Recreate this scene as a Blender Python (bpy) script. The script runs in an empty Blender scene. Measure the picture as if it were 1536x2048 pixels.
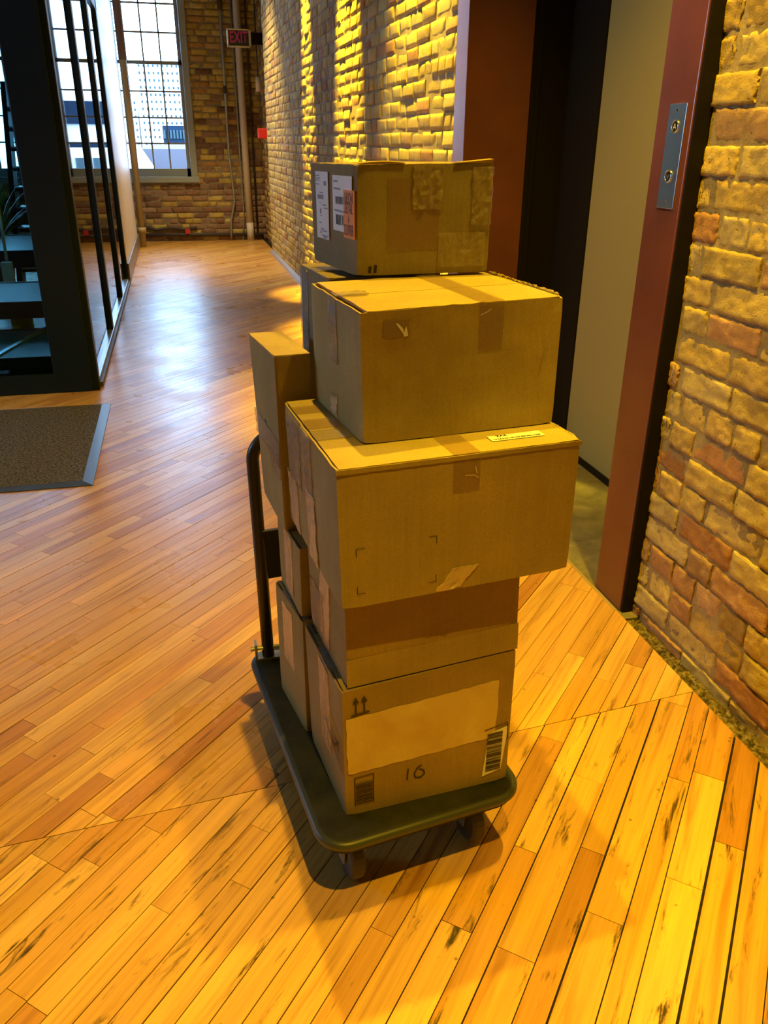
import bpy, bmesh, math, random
from mathutils import Vector, Matrix, noise
C = bpy.context.scene.collection
PI = math.pi

# ------------------------------------------------------------------ camera
EYE = 1.4
cam_data = bpy.data.cameras.new('camera')
cam_data.sensor_fit = 'VERTICAL'; cam_data.sensor_height = 24.0
cam_data.lens = 1621.0 / 2048.0 * 24.0
cam_data.clip_start = 0.02; cam_data.clip_end = 600
cam = bpy.data.objects.new('camera', cam_data); C.objects.link(cam)
rt = Vector((0.972, -0.2347, 0.0072)).normalized()
fw = Vector((0.2164, 0.8836, -0.4152)).normalized()
up = rt.cross(fw).normalized(); rt = fw.cross(up).normalized()
m = Matrix((rt, up, -fw)).transposed().to_4x4(); m.translation = Vector((0, 0, EYE))
cam.matrix_world = m
bpy.context.scene.camera = cam

# ------------------------------------------------------------------ world, view, lamps
W = bpy.data.worlds.new('world'); bpy.context.scene.world = W
W.use_nodes = True
bgn = W.node_tree.nodes['Background']
bgn.inputs['Color'].default_value = (0.42, 0.66, 1.0, 1)
bgn.inputs['Strength'].default_value = 15.0
vs = bpy.context.scene.view_settings
vs.view_transform = 'Standard'; vs.look = 'None'; vs.gamma = 1.0; vs.use_curve_mapping = False
vs.exposure = 0.0

AMBER = (1.0, 0.58, 0.02)
def spot(name, loc, target, power, cone, blend=0.5, rad=0.03, col=AMBER):
    l = bpy.data.lights.new(name, 'SPOT'); l.energy = power; l.color = col
    l.spot_size = math.radians(cone); l.spot_blend = blend; l.shadow_soft_size = rad
    o = bpy.data.objects.new(name, l); C.objects.link(o); o.location = loc
    o.rotation_euler = (Vector(target) - Vector(loc)).to_track_quat('-Z', 'Y').to_euler()
    return o
WASH = (1.0, 0.68, 0.03)
spot('ceiling_spot_light', (0.34, 1.84, 3.4), (0.18, 1.70, 0), 355, 128, 0.5, 0.022)
spot('ceiling_spot_light', (0.30, 0.05, 3.4), (0.26, 0.25, 0), 400, 56, 0.9, 0.022)
spot('ceiling_spot_light', (-1.15, 2.0, 3.4), (-1.45, 1.6, 0), 130, 56, 1.0, 0.05)  # unseen fill lamp, added to warm the floor left of the truck
spot('ceiling_spot_light', (1.10, 1.38, 3.9), (1.36, 1.38, 0.9), 600, 62, 0.9, 0.04, (1.0, 0.62, 0.03))
spot('ceiling_spot_light', (-0.1, 5.2, 3.7), (0.1, 5.2, 0), 12, 100, 0.9, 0.08)  # weak fill added to lift the dark middle of the hall floor
spot('wall_washer_light', (1.06, 8.3, 3.9), (1.26, 8.3, 2.2), 3200, 22, 0.8, 0.03, WASH)
spot('wall_washer_light', (1.00, 6.45, 3.9), (1.28, 6.45, 2.2), 3800, 30, 0.8, 0.03, WASH)
spot('wall_washer_light', (0.95, 4.5, 3.9), (1.30, 4.5, 2.0), 2000, 50, 0.8, 0.03, WASH)
spot('ceiling_spot_light', (0.5, 10.8, 3.7), (0.5, 11.2, 0), 560, 92, 0.9, 0.05, (1, 0.72, 0.34))

# ------------------------------------------------------------------ node material helpers
def mat(name, base, rough=0.6, metal=0.0, spec=0.5, emis=None, estr=0):
    M = bpy.data.materials.new(name); M.use_nodes = True
    b = M.node_tree.nodes['Principled BSDF']
    b.inputs['Base Color'].default_value = (*base, 1); b.inputs['Roughness'].default_value = rough
    b.inputs['Metallic'].default_value = metal; b.inputs['Specular IOR Level'].default_value = spec
    if emis:
        b.inputs['Emission Color'].default_value = (*emis, 1); b.inputs['Emission Strength'].default_value = estr
    return M
class N:
    """small wrapper to build node graphs"""
    def __init__(s, M): s.t = M.node_tree; s.b = s.t.nodes['Principled BSDF']; s.out = s.t.nodes['Material Output']
    def n(s, typ, **kw):
        x = s.t.nodes.new(typ)
        for k, v in kw.items():
            if hasattr(x, k) and k not in x.inputs: setattr(x, k, v)
            else: x.inputs[k].default_value = v
        return x
    def l(s, a, b): s.t.links.new(a, b)
    def coord(s, kind='Object', scale=(1, 1, 1), rot=(0, 0, 0)):
        c = s.n('ShaderNodeTexCoord'); mp = s.n('ShaderNodeMapping'); mp.inputs['Scale'].default_value = scale
        mp.inputs['Rotation'].default_value = rot
        s.l(c.outputs[kind], mp.inputs['Vector']); return mp.outputs['Vector']
    def noise(s, vec, scale, detail=4, rough=0.55, dist=0.0):
        x = s.n('ShaderNodeTexNoise'); x.inputs['Scale'].default_value = scale; x.inputs['Detail'].default_value = detail
        x.inputs['Roughness'].default_value = rough; x.inputs['Distortion'].default_value = dist
        s.l(vec, x.inputs['Vector']); return x.outputs['Fac']
    def ramp(s, fac, stops):
        x = s.n('ShaderNodeValToRGB'); e = x.color_ramp.elements
        while len(e) < len(stops): e.new(0.5)
        for i, (p, c) in enumerate(stops):
            e[i].position = p; e[i].color = (*c, 1) if not isinstance(c, float) else (c, c, c, 1)
        s.l(fac, x.inputs['Fac']); return x.outputs['Color']
    def mix(s, a, b, fac, mode='MIX'):
        x = s.n('ShaderNodeMix'); x.data_type = 'RGBA'; x.blend_type = mode
        for v, i in ((a, 6), (b, 7), (fac, 0)):
            if isinstance(v, (tuple, list)): x.inputs[i].default_value = (*v, 1) if len(v) == 3 else v
            elif isinstance(v, (int, float)): x.inputs[i].default_value = v
            else: s.l(v, x.inputs[i])
        return x.outputs[2]
    def bump(s, h, strength, dist=0.002, normal=None):
        x = s.n('ShaderNodeBump'); x.inputs['Strength'].default_value = strength; x.inputs['Distance'].default_value = dist
        s.l(h, x.inputs['Height'])
        if normal: s.l(normal, x.inputs['Normal'])
        return x.outputs['Normal']

def cardboard(name, base, streak=1.0):
    M = mat(name, base, 0.78, spec=0.25); g = N(M)
    v = g.coord('Object', (1, 1, 1))
    big = g.noise(v, 5, 3); fine = g.noise(v, 260, 2)
    vs_ = g.coord('Object', (160, 160, 3)); st = g.noise(vs_, 1.0, 2)
    dk = tuple(c * 0.80 for c in base); lt = tuple(min(1, c * 1.08) for c in base)
    col = g.ramp(big, [(0.3, dk), (0.7, lt)])
    col = g.mix(col, g.ramp(fine, [(0.35, 0.72), (0.65, 1.0)]), 0.45, 'MULTIPLY')
    col = g.mix(col, g.ramp(st, [(0.3, 0.75), (0.7, 1.0)]), 0.35 * streak, 'MULTIPLY')
    g.l(col, g.b.inputs['Base Color'])
    nn = g.bump(st, 0.25 * streak, 0.0006); nn = g.bump(big, 0.5, 0.01, nn)
    g.l(nn, g.b.inputs['Normal'])
    return M
CARD = cardboard('cardboard', (0.39, 0.30, 0.100))
CARD2 = cardboard('cardboard_pale', (0.42, 0.325, 0.115))
CARD3 = cardboard('cardboard_dark', (0.36, 0.26, 0.085))
CARD4 = cardboard('cardboard_dull', (0.29, 0.24, 0.125))
FLUTE = mat('cut_cardboard_edge', (0.30, 0.20, 0.11), 0.9)
BULGE = 0.0005
SLIT = mat('dark_gap', (0.02, 0.014, 0.01), 0.9)

def tape_mat(name, base, alpha, rough, bumpy=1.0):
    M = mat(name, base, rough, spec=0.7); g = N(M)
    v = g.coord('Object', (1, 1, 0.22)); w = g.noise(v, 70, 5, 0.65, 1.2)
    v2 = g.coord('Object'); w2 = g.noise(v2, 18, 3, 0.6, 0.6)
    nn = g.bump(w, 0.65 * bumpy, 0.004); nn = g.bump(w2, 0.5 * bumpy, 0.01, nn)
    g.l(nn, g.b.inputs['Normal'])
    g.b.inputs['Alpha'].default_value = alpha
    g.b.inputs['Coat Weight'].default_value = 1.0; g.b.inputs['Coat IOR'].default_value = 1.7; g.b.inputs['Coat Roughness'].default_value = 0.12
    g.l(nn, g.b.inputs['Coat Normal'])
    return M
TAPE_CLEAR = tape_mat('clear_packing_tape', (0.40, 0.33, 0.22), 0.5, 0.12, 2.0)
TAPE_BROWN = tape_mat('brown_packing_tape', (0.34, 0.21, 0.10), 0.42, 0.25, 0.2)
TAPE_PALE = tape_mat('wrinkled_pale_tape', (0.66, 0.50, 0.27), 0.85, 0.25, 1.6)
PAPER = mat('white_label_paper', (0.78, 0.78, 0.78), 0.45)
PAPER_OR = mat('orange_label_paper', (0.85, 0.30, 0.04), 0.55)
INK = mat('black_ink', (0.02, 0.018, 0.016), 0.6)
INK_GREY = mat('grey_ink', (0.28, 0.28, 0.28), 0.6)
KRAFT = mat('kraft_paper_patch', (0.60, 0.50, 0.20), 0.45)
g = N(KRAFT); kv = g.coord('Object', (1, 1, 1)); kn = g.noise(kv, 9, 5, 0.6, 0.6)
g.l(g.ramp(kn, [(0.3, (0.50, 0.36, 0.12)), (0.7, (0.62, 0.52, 0.20))]), g.b.inputs['Base Color'])
g.l(g.bump(g.noise(kv, 60, 4), 0.5, 0.003), g.b.inputs['Normal'])

# ------------------------------------------------------------------ object helpers
def tag(o, label=None, cat=None, group=None, kind=None):
    if label: o['label'] = label
    if cat: o['category'] = cat
    if group: o['group'] = group
    if kind: o['kind'] = kind
    return o
def empty(name, loc=(0, 0, 0)):
    o = bpy.data.objects.new(name, None); C.objects.link(o); o.location = loc; o.empty_display_size = 0.05; return o
def link(name, me, M, parent=None, smooth=False):
    o = bpy.data.objects.new(name, me); C.objects.link(o)
    for x in (M if isinstance(M, (list, tuple)) else [M]): me.materials.append(x)
    if smooth:
        for p in me.polygons: p.use_smooth = True
    if parent:
        o.parent = parent
        o.matrix_parent_inverse = Matrix.Translation(-Vector(parent.location))
    return o
class MB:
    def __init__(s): s.v = []; s.f = []; s.mi = []
    def quad(s, a, b, c, d, mi=0):
        k = len(s.v); s.v += [tuple(a), tuple(b), tuple(c), tuple(d)]; s.f.append((k, k+1, k+2, k+3)); s.mi.append(mi)
    def hexa(s, P, mi=0):
        """P: 4 bottom corners counter-clockwise seen from above, then 4 top corners"""
        k = len(s.v); s.v += [tuple(p) for p in P]
        for f in ((0, 3, 2, 1), (4, 5, 6, 7), (0, 1, 5, 4), (1, 2, 6, 5), (2, 3, 7, 6), (3, 0, 4, 7)):
            s.f.append(tuple(k+i for i in f)); s.mi.append(mi)
    def box(s, x0, x1, y0, y1, z0, z1, mi=0):
        s.hexa([(x0, y0, z0), (x1, y0, z0), (x1, y1, z0), (x0, y1, z0), (x0, y0, z1), (x1, y0, z1), (x1, y1, z1), (x0, y1, z1)], mi)
    def tube(s, pts, r, n=14, mi=0, cap=True):
        pts = [Vector(p) for p in pts]; k0 = len(s.v); prev = None
        for i, p in enumerate(pts):
            d = (pts[min(i+1, len(pts)-1)] - pts[max(i-1, 0)]).normalized()
            if prev is None:
                a = d.orthogonal().normalized()
            else:
                a = (prev - d * prev.dot(d)).normalized()
            prev = a; b = d.cross(a)
            for j in range(n):
                t = 2 * PI * j / n; q = p + (a * math.cos(t) + b * math.sin(t)) * r
                s.v.append(tuple(q))
        for i in range(len(pts) - 1):
            for j in range(n):
                a = k0 + i*n + j; b = k0 + i*n + (j+1) % n
                s.f.append((a, b, b+n, a+n)); s.mi.append(mi)
        if cap:
            s.f.append(tuple(k0 + j for j in reversed(range(n)))); s.mi.append(mi)
            e = k0 + (len(pts)-1)*n; s.f.append(tuple(e + j for j in range(n))); s.mi.append(mi)
    def build(s, name, M, parent=None, smooth=False, bevel=0.0, seg=2):
        me = bpy.data.meshes.new(name); me.from_pydata(s.v, [], s.f); 
        for p, i in zip(me.polygons, s.mi): p.material_index = i
        me.update()
        o = link(name, me, M, parent, smooth)
        if bevel > 0:
            b = o.modifiers.new('bevel', 'BEVEL'); b.width = bevel; b.segments = seg; b.limit_method = 'ANGLE'
        return o
def arc(c, a, b, r, t0, t1, n=8):
    c, a, b = Vector(c), Vector(a), Vector(b)
    return [c + (a*math.cos(t0+(t1-t0)*i/n) + b*math.sin(t0+(t1-t0)*i/n))*r for i in range(n+1)]

class Face:
    """flat frame on a box side: origin, u edge, v edge (bilinear over four corners)"""
    def __init__(s, o, u, uv, v): s.o, s.u, s.uv, s.v = map(Vector, (o, u, uv, v)); s.n = ((s.u-s.o).cross(s.v-s.o)).normalized()
    @property
    def w(s): return (s.u-s.o).length
    @property
    def h(s): return (s.v-s.o).length
    def p(s, a, b, off=0.0):
        q = s.o*(1-a)*(1-b) + s.u*a*(1-b) + s.uv*a*b + s.v*(1-a)*b
        return q + s.n*off
def patch(name, F, a0, a1, b0, b1, M, parent, off=0.0012, th=0.0006, nu=1, nv=1, wob=0.0, skew=(0, 0), jag=0.0, seed=1):
    """thin sheet lying on face F between fractions a0..a1, b0..b1"""
    R = random.Random(seed); nu = max(nu, 1); nv = max(nv, 1); mb = MB(); top = []
    for j in range(nv+1):
        row = []
        for i in range(nu+1):
            a = a0 + (a1-a0)*i/nu; b = b0 + (b1-b0)*j/nv
            a += skew[0]*(j/nv-0.5); b += skew[1]*(i/nu-0.5)
            if i in (0, nu): a += R.uniform(-jag, jag)
            if j in (0, nv): b += R.uniform(-jag, jag)
            row.append((a, b, off + (R.uniform(0, wob) if wob else 0)))
        top.append(row)
    k = len(mb.v)
    for row in top:
        for a, b, o in row: mb.v.append(tuple(F.p(a, b, o)))
    W_ = nu+1
    for j in range(nv):
        for i in range(nu):
            q = k+j*W_+i; mb.f.append((q, q+1, q+W_+1, q+W_)); mb.mi.append(0)
    # rim down to the face
    rim = [(i, 0) for i in range(nu+1)] + [(nu, j) for j in range(1, nv+1)] + [(i, nv) for i in range(nu-1, -1, -1)] + [(0, j) for j in range(nv-1, 0, -1)]
    idx = []
    for i, j in rim:
        a, b, o = top[j][i]; mb.v.append(tuple(F.p(a, b, off-th))); idx.append(len(mb.v)-1)
    for q in range(len(rim)):
        r2 = (q+1) % len(rim); i, j = rim[q]; i2, j2 = rim[r2]
        mb.f.append((k+j*W_+i, idx[q], idx[r2], k+j2*W_+i2)); mb.mi.append(0)
    return mb.build(name, M, parent)
def stroke_mb(mb, F, pts, wd, off=0.0018):
    """ink ribbon along points given in metres on the face"""
    pts = [Vector((x, y)) for x, y in pts]
    for i in range(len(pts)-1):
        d = (pts[i+1]-pts[i]); 
        if d.length < 1e-9: continue
        d.normalize(); n = Vector((-d.y, d.x))*wd/2; a = pts[i]-d*wd*0.2; b = pts[i+1]+d*wd*0.2
        q = [a-n, b-n, b+n, a+n]
        mb.quad(*[F.p(c.x/F.w, c.y/F.h, off) for c in q])
def strokes(name, F, lines, wd, M, parent, off=0.0018):
    mb = MB()
    for l in lines: stroke_mb(mb, F, l, wd, off)
    return mb.build(name, M, parent)
def text_on(name, F, x, y, size, body, M, parent, off=0.002, flip=False, stretch=1.0, align='CENTER', bold=0.0):
    cu = bpy.data.curves.new(name+'_font', 'FONT'); cu.body = body; cu.size = size; cu.align_x = align; cu.align_y = 'CENTER'
    cu.offset = bold
    t = bpy.data.objects.new('tmp', cu); C.objects.link(t)
    bpy.context.view_layer.update()
    me = bpy.data.meshes.new_from_object(t.evaluated_get(bpy.context.evaluated_depsgraph_get()))
    bpy.data.objects.remove(t); bpy.data.curves.remove(cu)
    me.name = name; s = -1 if flip else 1
    for v in me.vertices:
        q = F.p((x + s*v.co.x*stretch)/F.w, (y + s*v.co.y)/F.h, off); v.co = q
    me.materials.clear()
    return link(name, me, M, parent)

# ------------------------------------------------------------------ brick walls
def brick_mat(name, rough=0.85, bump=0.8, fine=180):
    M = mat(name, (0.6, 0.45, 0.25), rough, spec=0.2); g = N(M)
    at = g.n('ShaderNodeVertexColor'); at.layer_name = 'Col'
    v = g.coord('Object'); a = g.noise(v, 22, 5, 0.62, 0.4); b = g.noise(v, fine, 4, 0.6)
    vo = g.n('ShaderNodeTexVoronoi'); vo.inputs['Scale'].default_value = 60; g.l(v, vo.inputs['Vector'])
    pits = g.ramp(vo.outputs['Distance'], [(0.06, 0.0), (0.15, 1.0)])
    pm = g.noise(v, 30, 2); pmask = g.ramp(pm, [(0.47, 1.0), (0.56, 0.0)]); rg = g.noise(g.coord('Object', (1, 1, 2.6)), 62, 4, 0.6, 1.6)
    pits = g.mix(pits, (1, 1, 1), pmask)
    col = g.mix(at.outputs['Color'], g.ramp(a, [(0.25, 0.62), (0.75, 1.12)]), 0.75, 'MULTIPLY')
    col = g.mix(col, g.ramp(b, [(0.3, 0.75), (0.7, 1.08)]), 0.6, 'MULTIPLY')
    col = g.mix(col, pits, 0.75, 'MULTIPLY'); col = g.mix(col, g.ramp(rg, [(0.32, 0.72), (0.5, 1.0)]), 0.6, 'MULTIPLY')
    g.l(col, g.b.inputs['Base Color'])
    nn = g.bump(b, bump * 0.7, 0.0022); nn = g.bump(a, bump, 0.008, nn); nn = g.bump(pits, bump, 0.004, nn); nn = g.bump(rg, bump, 0.0035, nn)
    g.l(nn, g.b.inputs['Normal'])
    return M
MORT = -0.0045
BRICK = brick_mat('rough_yellow_brick')
YEL = [(0.60, 0.46, 0.13), (0.64, 0.51, 0.16), (0.56, 0.42, 0.12), (0.66, 0.49, 0.13), (0.58, 0.47, 0.18), (0.54, 0.39, 0.12)]
ORA = [(0.56, 0.33, 0.13), (0.50, 0.27, 0.10), (0.56, 0.37, 0.16), (0.50, 0.32, 0.13), (0.48, 0.25, 0.09)]
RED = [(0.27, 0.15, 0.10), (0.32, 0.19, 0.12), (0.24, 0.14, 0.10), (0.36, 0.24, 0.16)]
def brick_wall(name, O, U, Nn, length, z0, z1, course=0.0807, blen=0.232, palette=(0.7, 0.3, 0.0), holes=(), nu=6, nv=4,
               rough=0.003, mortar=0.011, seed=1, zoff=0.0, depth=0.10, rag=0.0, colf=None, mcol=(0.40, 0.33, 0.22)):
    R = random.Random(seed); O = Vector(O); U = Vector(U).normalized(); Nn = Vector(Nn).normalized(); Z = Vector((0, 0, 1))
    V = []; Fc = []; Cl = []; Flat = []
    def inhole(u0, u1, a0, a1):
        for (h0, h1, g0, g1) in holes:
            if u1 > h0+1e-4 and u0 < h1-1e-4 and a1 > g0+1e-4 and a0 < g1-1e-4: return (h0, h1, g0, g1)
        return None
    row = 0; z = z0 - (zoff % course)
    while z < z1:
        a0, a1 = max(z, z0), min(z+course, z1)
        if a1 - a0 > 0.012:
            u = -R.uniform(0, 0.12) if row % 2 else -R.uniform(0, 0.12) - blen/2
            header = (row % 6 == 3)
            while u < length:
                bl = blen * (0.5 if (header or R.random() < 0.12) else 1) * R.uniform(0.95, 1.05)
                b0, b1 = max(u, 0), min(u+bl, length)
                spans = [(b0, b1)]
                for (h0, h1, g0, g1) in holes:
                    if a1 > g0+0.02 and a0 < g1-0.02:
                        ns = []
                        for s0, s1 in spans:
                            if s1 <= h0 or s0 >= h1: ns.append((s0, s1))
                            else:
                                if s0 < h0: ns.append((s0, h0))
                                if s1 > h1: ns.append((h1, s1))
                        spans = ns
                for s0, s1 in spans:
                    if s1 - s0 < 0.03: continue
                    r = R.random()
                    pal = YEL if r < palette[0] else (ORA if r < palette[0]+palette[1] else RED)
                    if colf: pal = colf(s0, a0, R, pal)
                    c = R.choice(pal); k_ = R.uniform(0.85, 1.12); c = tuple(x*k_ for x in c)
                    g2 = mortar/2*R.uniform(0.6, 1.4); push = R.uniform(-0.0035, 0.0035); tilt = R.uniform(-0.006, 0.006); so = R.uniform(0, 100)
                    st = len(V)
                    for j in range(nv+3):
                        for i in range(nu+3):
                            fu = min(max((i-1)/nu, 0), 1); fv = min(max((j-1)/nv, 0), 1)
                            edge = (i in (0, nu+2) or j in (0, nv+2))
                            uu = s0 + (g2 if s0 > 0.001 else -rag*R.random()) + fu*(s1-s0-2*g2); zz = a0 + g2 + fv*(a1-a0-2*g2)
                            nz = noise.noise(Vector((uu*14+so, zz*14, so))); nf = noise.noise(Vector((uu*55+so, zz*55, so)))
                            near = min(fu, 1-fu)*nu < 0.5 or min(fv, 1-fv)*nv < 0.5
                            d = push + tilt*(fv-0.5) + nz*rough*0.9 + nf*rough*0.9 - (0.0018 + rough*R.random()*0.5 if near else 0)
                            if near:
                                uu += noise.noise(Vector((zz*40, so, 3)))*rough*1.1; zz += noise.noise(Vector((uu*40, so, 7)))*rough*1.1
                            if edge: d = -0.022
                            V.append(O + U*uu + Z*zz + Nn*d); Cl.append((*[x*(1+0.12*nz) for x in c], 1) if not edge else (*mcol, 1))
                    w = nu+3
                    for j in range(nv+2):
                        for i in range(nu+2):
                            q = st+j*w+i; Fc.append((q, q+1, q+w+1, q+w))
                            if i in (0, nu+1) or j in (0, nv+1): Flat.append(len(Fc)-1)
                u += bl
        z += course; row += 1
    # mortar bed behind the brick faces, gently uneven, with the openings left out
    us = sorted(set([0, length] + [h for hh in holes for h in hh[:2] if 0 < h < length])); zs = sorted(set([z0, z1] + [h for hh in holes for h in hh[2:] if z0 < h < z1]))
    for i in range(len(us)-1):
        for j in range(len(zs)-1):
            if inhole(us[i]+0.001, us[i+1]-0.001, zs[j]+0.001, zs[j+1]-0.001): continue
            nx = max(1, int((us[i+1]-us[i])/0.03)) if nu > 10 else max(1, int((us[i+1]-us[i])/0.12)); ny = max(1, int((zs[j+1]-zs[j])/0.02)) if nu > 10 else max(1, int((zs[j+1]-zs[j])/0.1))
            st = len(V)
            for b in range(ny+1):
                for a in range(nx+1):
                    uu = us[i]+(us[i+1]-us[i])*a/nx; zz = zs[j]+(zs[j+1]-zs[j])*b/ny
                    d = MORT + noise.noise(Vector((uu*30, zz*30, 5)))*0.004; V.append(O+U*uu+Z*zz+Nn*d); Cl.append((*[x*(0.9+0.4*noise.noise(Vector((uu*9, zz*9, 1)))) for x in mcol], 1))
            w = nx+1
            for b in range(ny):
                for a in range(nx): q = st+b*w+a; Fc.append((q, q+1, q+w+1, q+w))
            # solid back and sides of this cell
            st = len(V)
            for dd in (-0.008, -depth):
                for (uu, zz) in ((us[i], zs[j]), (us[i+1], zs[j]), (us[i+1], zs[j+1]), (us[i], zs[j+1])):
                    V.append(O+U*uu+Z*zz+Nn*dd); Cl.append((*mcol, 1))
            for f in ((4, 7, 6, 5), (0, 4, 5, 1), (1, 5, 6, 2), (2, 6, 7, 3), (3, 7, 4, 0)): Fc.append(tuple(st+x for x in f))
    me = bpy.data.meshes.new(name)
    flip = (U.cross(Z)).dot(Nn) < 0
    me.from_pydata([tuple(v) for v in V], [], [tuple(reversed(f)) if flip else f for f in Fc]); me.update()
    ca = me.color_attributes.new('Col', 'FLOAT_COLOR', 'POINT')
    for i, c in enumerate(Cl): ca.data[i].color = c
    for p in me.polygons: p.use_smooth = True
    for q in Flat: me.polygons[q].use_smooth = False
    o = link(name, me, BRICK); tag(o, kind='structure'); return o

YW = 13.38
# wall with the lift opening: near piece, far piece
brick_wall('wall_right', (1.345, 2.035, 0), (0, -1, 0), (-1, 0, 0), 1.6, -0.02, 5.2, nu=24, nv=10, rough=0.0042, mortar=0.0095, seed=5, zoff=0.03, palette=(0.72, 0.28, 0), rag=0.006,
           mcol=(0.42, 0.34, 0.17))
brick_wall('wall_right', (1.30, 3.995, 0), (-0.04, 7.785, 0), (-1, -0.005, 0), 7.785, 0.0, 5.2, nu=5, nv=4, rough=0.0022, seed=9, palette=(0.84, 0.16, 0), mortar=0.010, depth=0.12,
           mcol=(0.45, 0.36, 0.2))
brick_wall('wall_right', (1.345, 11.78, 0), (0, 1, 0), (-1, 0, 0), 1.62, 0.0, 5.2, nu=3, nv=2, seed=12, palette=(0.5, 0.2, 0.3), depth=0.1)
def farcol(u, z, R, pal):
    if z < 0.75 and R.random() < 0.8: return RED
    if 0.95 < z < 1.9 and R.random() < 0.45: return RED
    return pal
holes = [(1.75, 2.95, 0.83, 5.0), (3.25, 5.0, 0.83, 5.0)]
# far wall: u runs from x=1.35 leftwards
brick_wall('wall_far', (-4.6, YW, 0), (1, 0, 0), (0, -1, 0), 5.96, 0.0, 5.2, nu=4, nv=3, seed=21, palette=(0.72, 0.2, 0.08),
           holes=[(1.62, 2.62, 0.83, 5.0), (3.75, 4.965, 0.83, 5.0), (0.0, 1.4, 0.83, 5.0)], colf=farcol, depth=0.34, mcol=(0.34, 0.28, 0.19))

# ------------------------------------------------------------------ windows in the far wall
WINP = mat('grey_painted_window_wood', (0.30, 0.36, 0.38), 0.45)
def glass_mat(name, tint, ior=1.25):
    M = bpy.data.materials.new(name); M.use_nodes = True; t = M.node_tree; t.nodes.clear()
    o = t.nodes.new('ShaderNodeOutputMaterial'); mx = t.nodes.new('ShaderNodeMixShader'); tr = t.nodes.new('ShaderNodeBsdfTransparent'); gl = t.nodes.new('ShaderNodeBsdfGlossy')
    fr = t.nodes.new('ShaderNodeFresnel'); fr.inputs['IOR'].default_value = ior
    tr.inputs['Color'].default_value = (*tint, 1); gl.inputs['Roughness'].default_value = 0.02
    t.links.new(fr.outputs[0], mx.inputs[0]); t.links.new(tr.outputs[0], mx.inputs[1]); t.links.new(gl.outputs[0], mx.inputs[2]); t.links.new(mx.outputs[0], o.inputs[0])
    return M
GLASS = glass_mat('window_glass', (0.97, 0.99, 1.0))
GLASS_T = glass_mat('partition_glass', (0.72, 0.82, 0.88), 1.16)
def window(name, x0, x1, z0, z1, cols, meet):
    root = empty(name, (0.5*(x0+x1), YW, z0)); tag(root, kind='structure')
    mb = MB(); yf = YW-0.03; t = 0.085
    mb.box(x0-0.01, x0+t, yf, YW+0.2, z0, z1); mb.box(x1-t, x1+0.01, yf, YW+0.2, z0, z1); mb.box(x0, x1, yf, YW+0.2, z1-t, z1)
    mb.build('window_frame', WINP, root, bevel=0.006)
    s = MB(); s.box(x0-0.03, x1+0.03, yf-0.03, YW+0.2, z0-0.02, z0+0.06); s.build('window_sill', WINP, root, bevel=0.006)
    for (a, b, yy, rows) in ((z0+0.06, meet+0.02, YW+0.06, 4), (meet-0.02, z1-t, YW+0.11, 7)):
        sa = MB(); r = 0.05
        sa.box(x0+t, x0+t+r, yy, yy+0.04, a, b); sa.box(x1-t-r, x1-t, yy, yy+0.04, a, b)
        sa.box(x0+t, x1-t, yy, yy+0.04, a, a+(0.11 if a < 1 else 0.045)); sa.box(x0+t, x1-t, yy, yy+0.04, b-0.045, b)
        ga, gb = a+(0.11 if a < 1 else 0.045), b-0.045
        wx = (x1-x0-2*t-2*r)
        for i in range(1, cols):
            xx = x0+t+r+wx*i/cols; sa.box(xx-0.011, xx+0.011, yy+0.005, yy+0.035, ga, gb)
        for j in range(1, rows):
            zz = ga+(gb-ga)*j/rows; sa.box(x0+t+r, x1-t-r, yy+0.005, yy+0.035, zz-0.011, zz+0.011)
        so = sa.build('sash', WINP, root)
        gm = MB(); gm.box(x0+t+r, x1-t-r, yy+0.018, yy+0.021, ga, gb); gm.build('pane', GLASS, so)
window('window_1', -0.85, 0.365, 0.85, 5.0, 4, 2.40)
window('window_2', -2.98, -1.98, 0.85, 5.0, 3, 2.40)
window('window_3', -4.60, -3.20, 0.85, 5.0, 4, 2.40)

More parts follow.
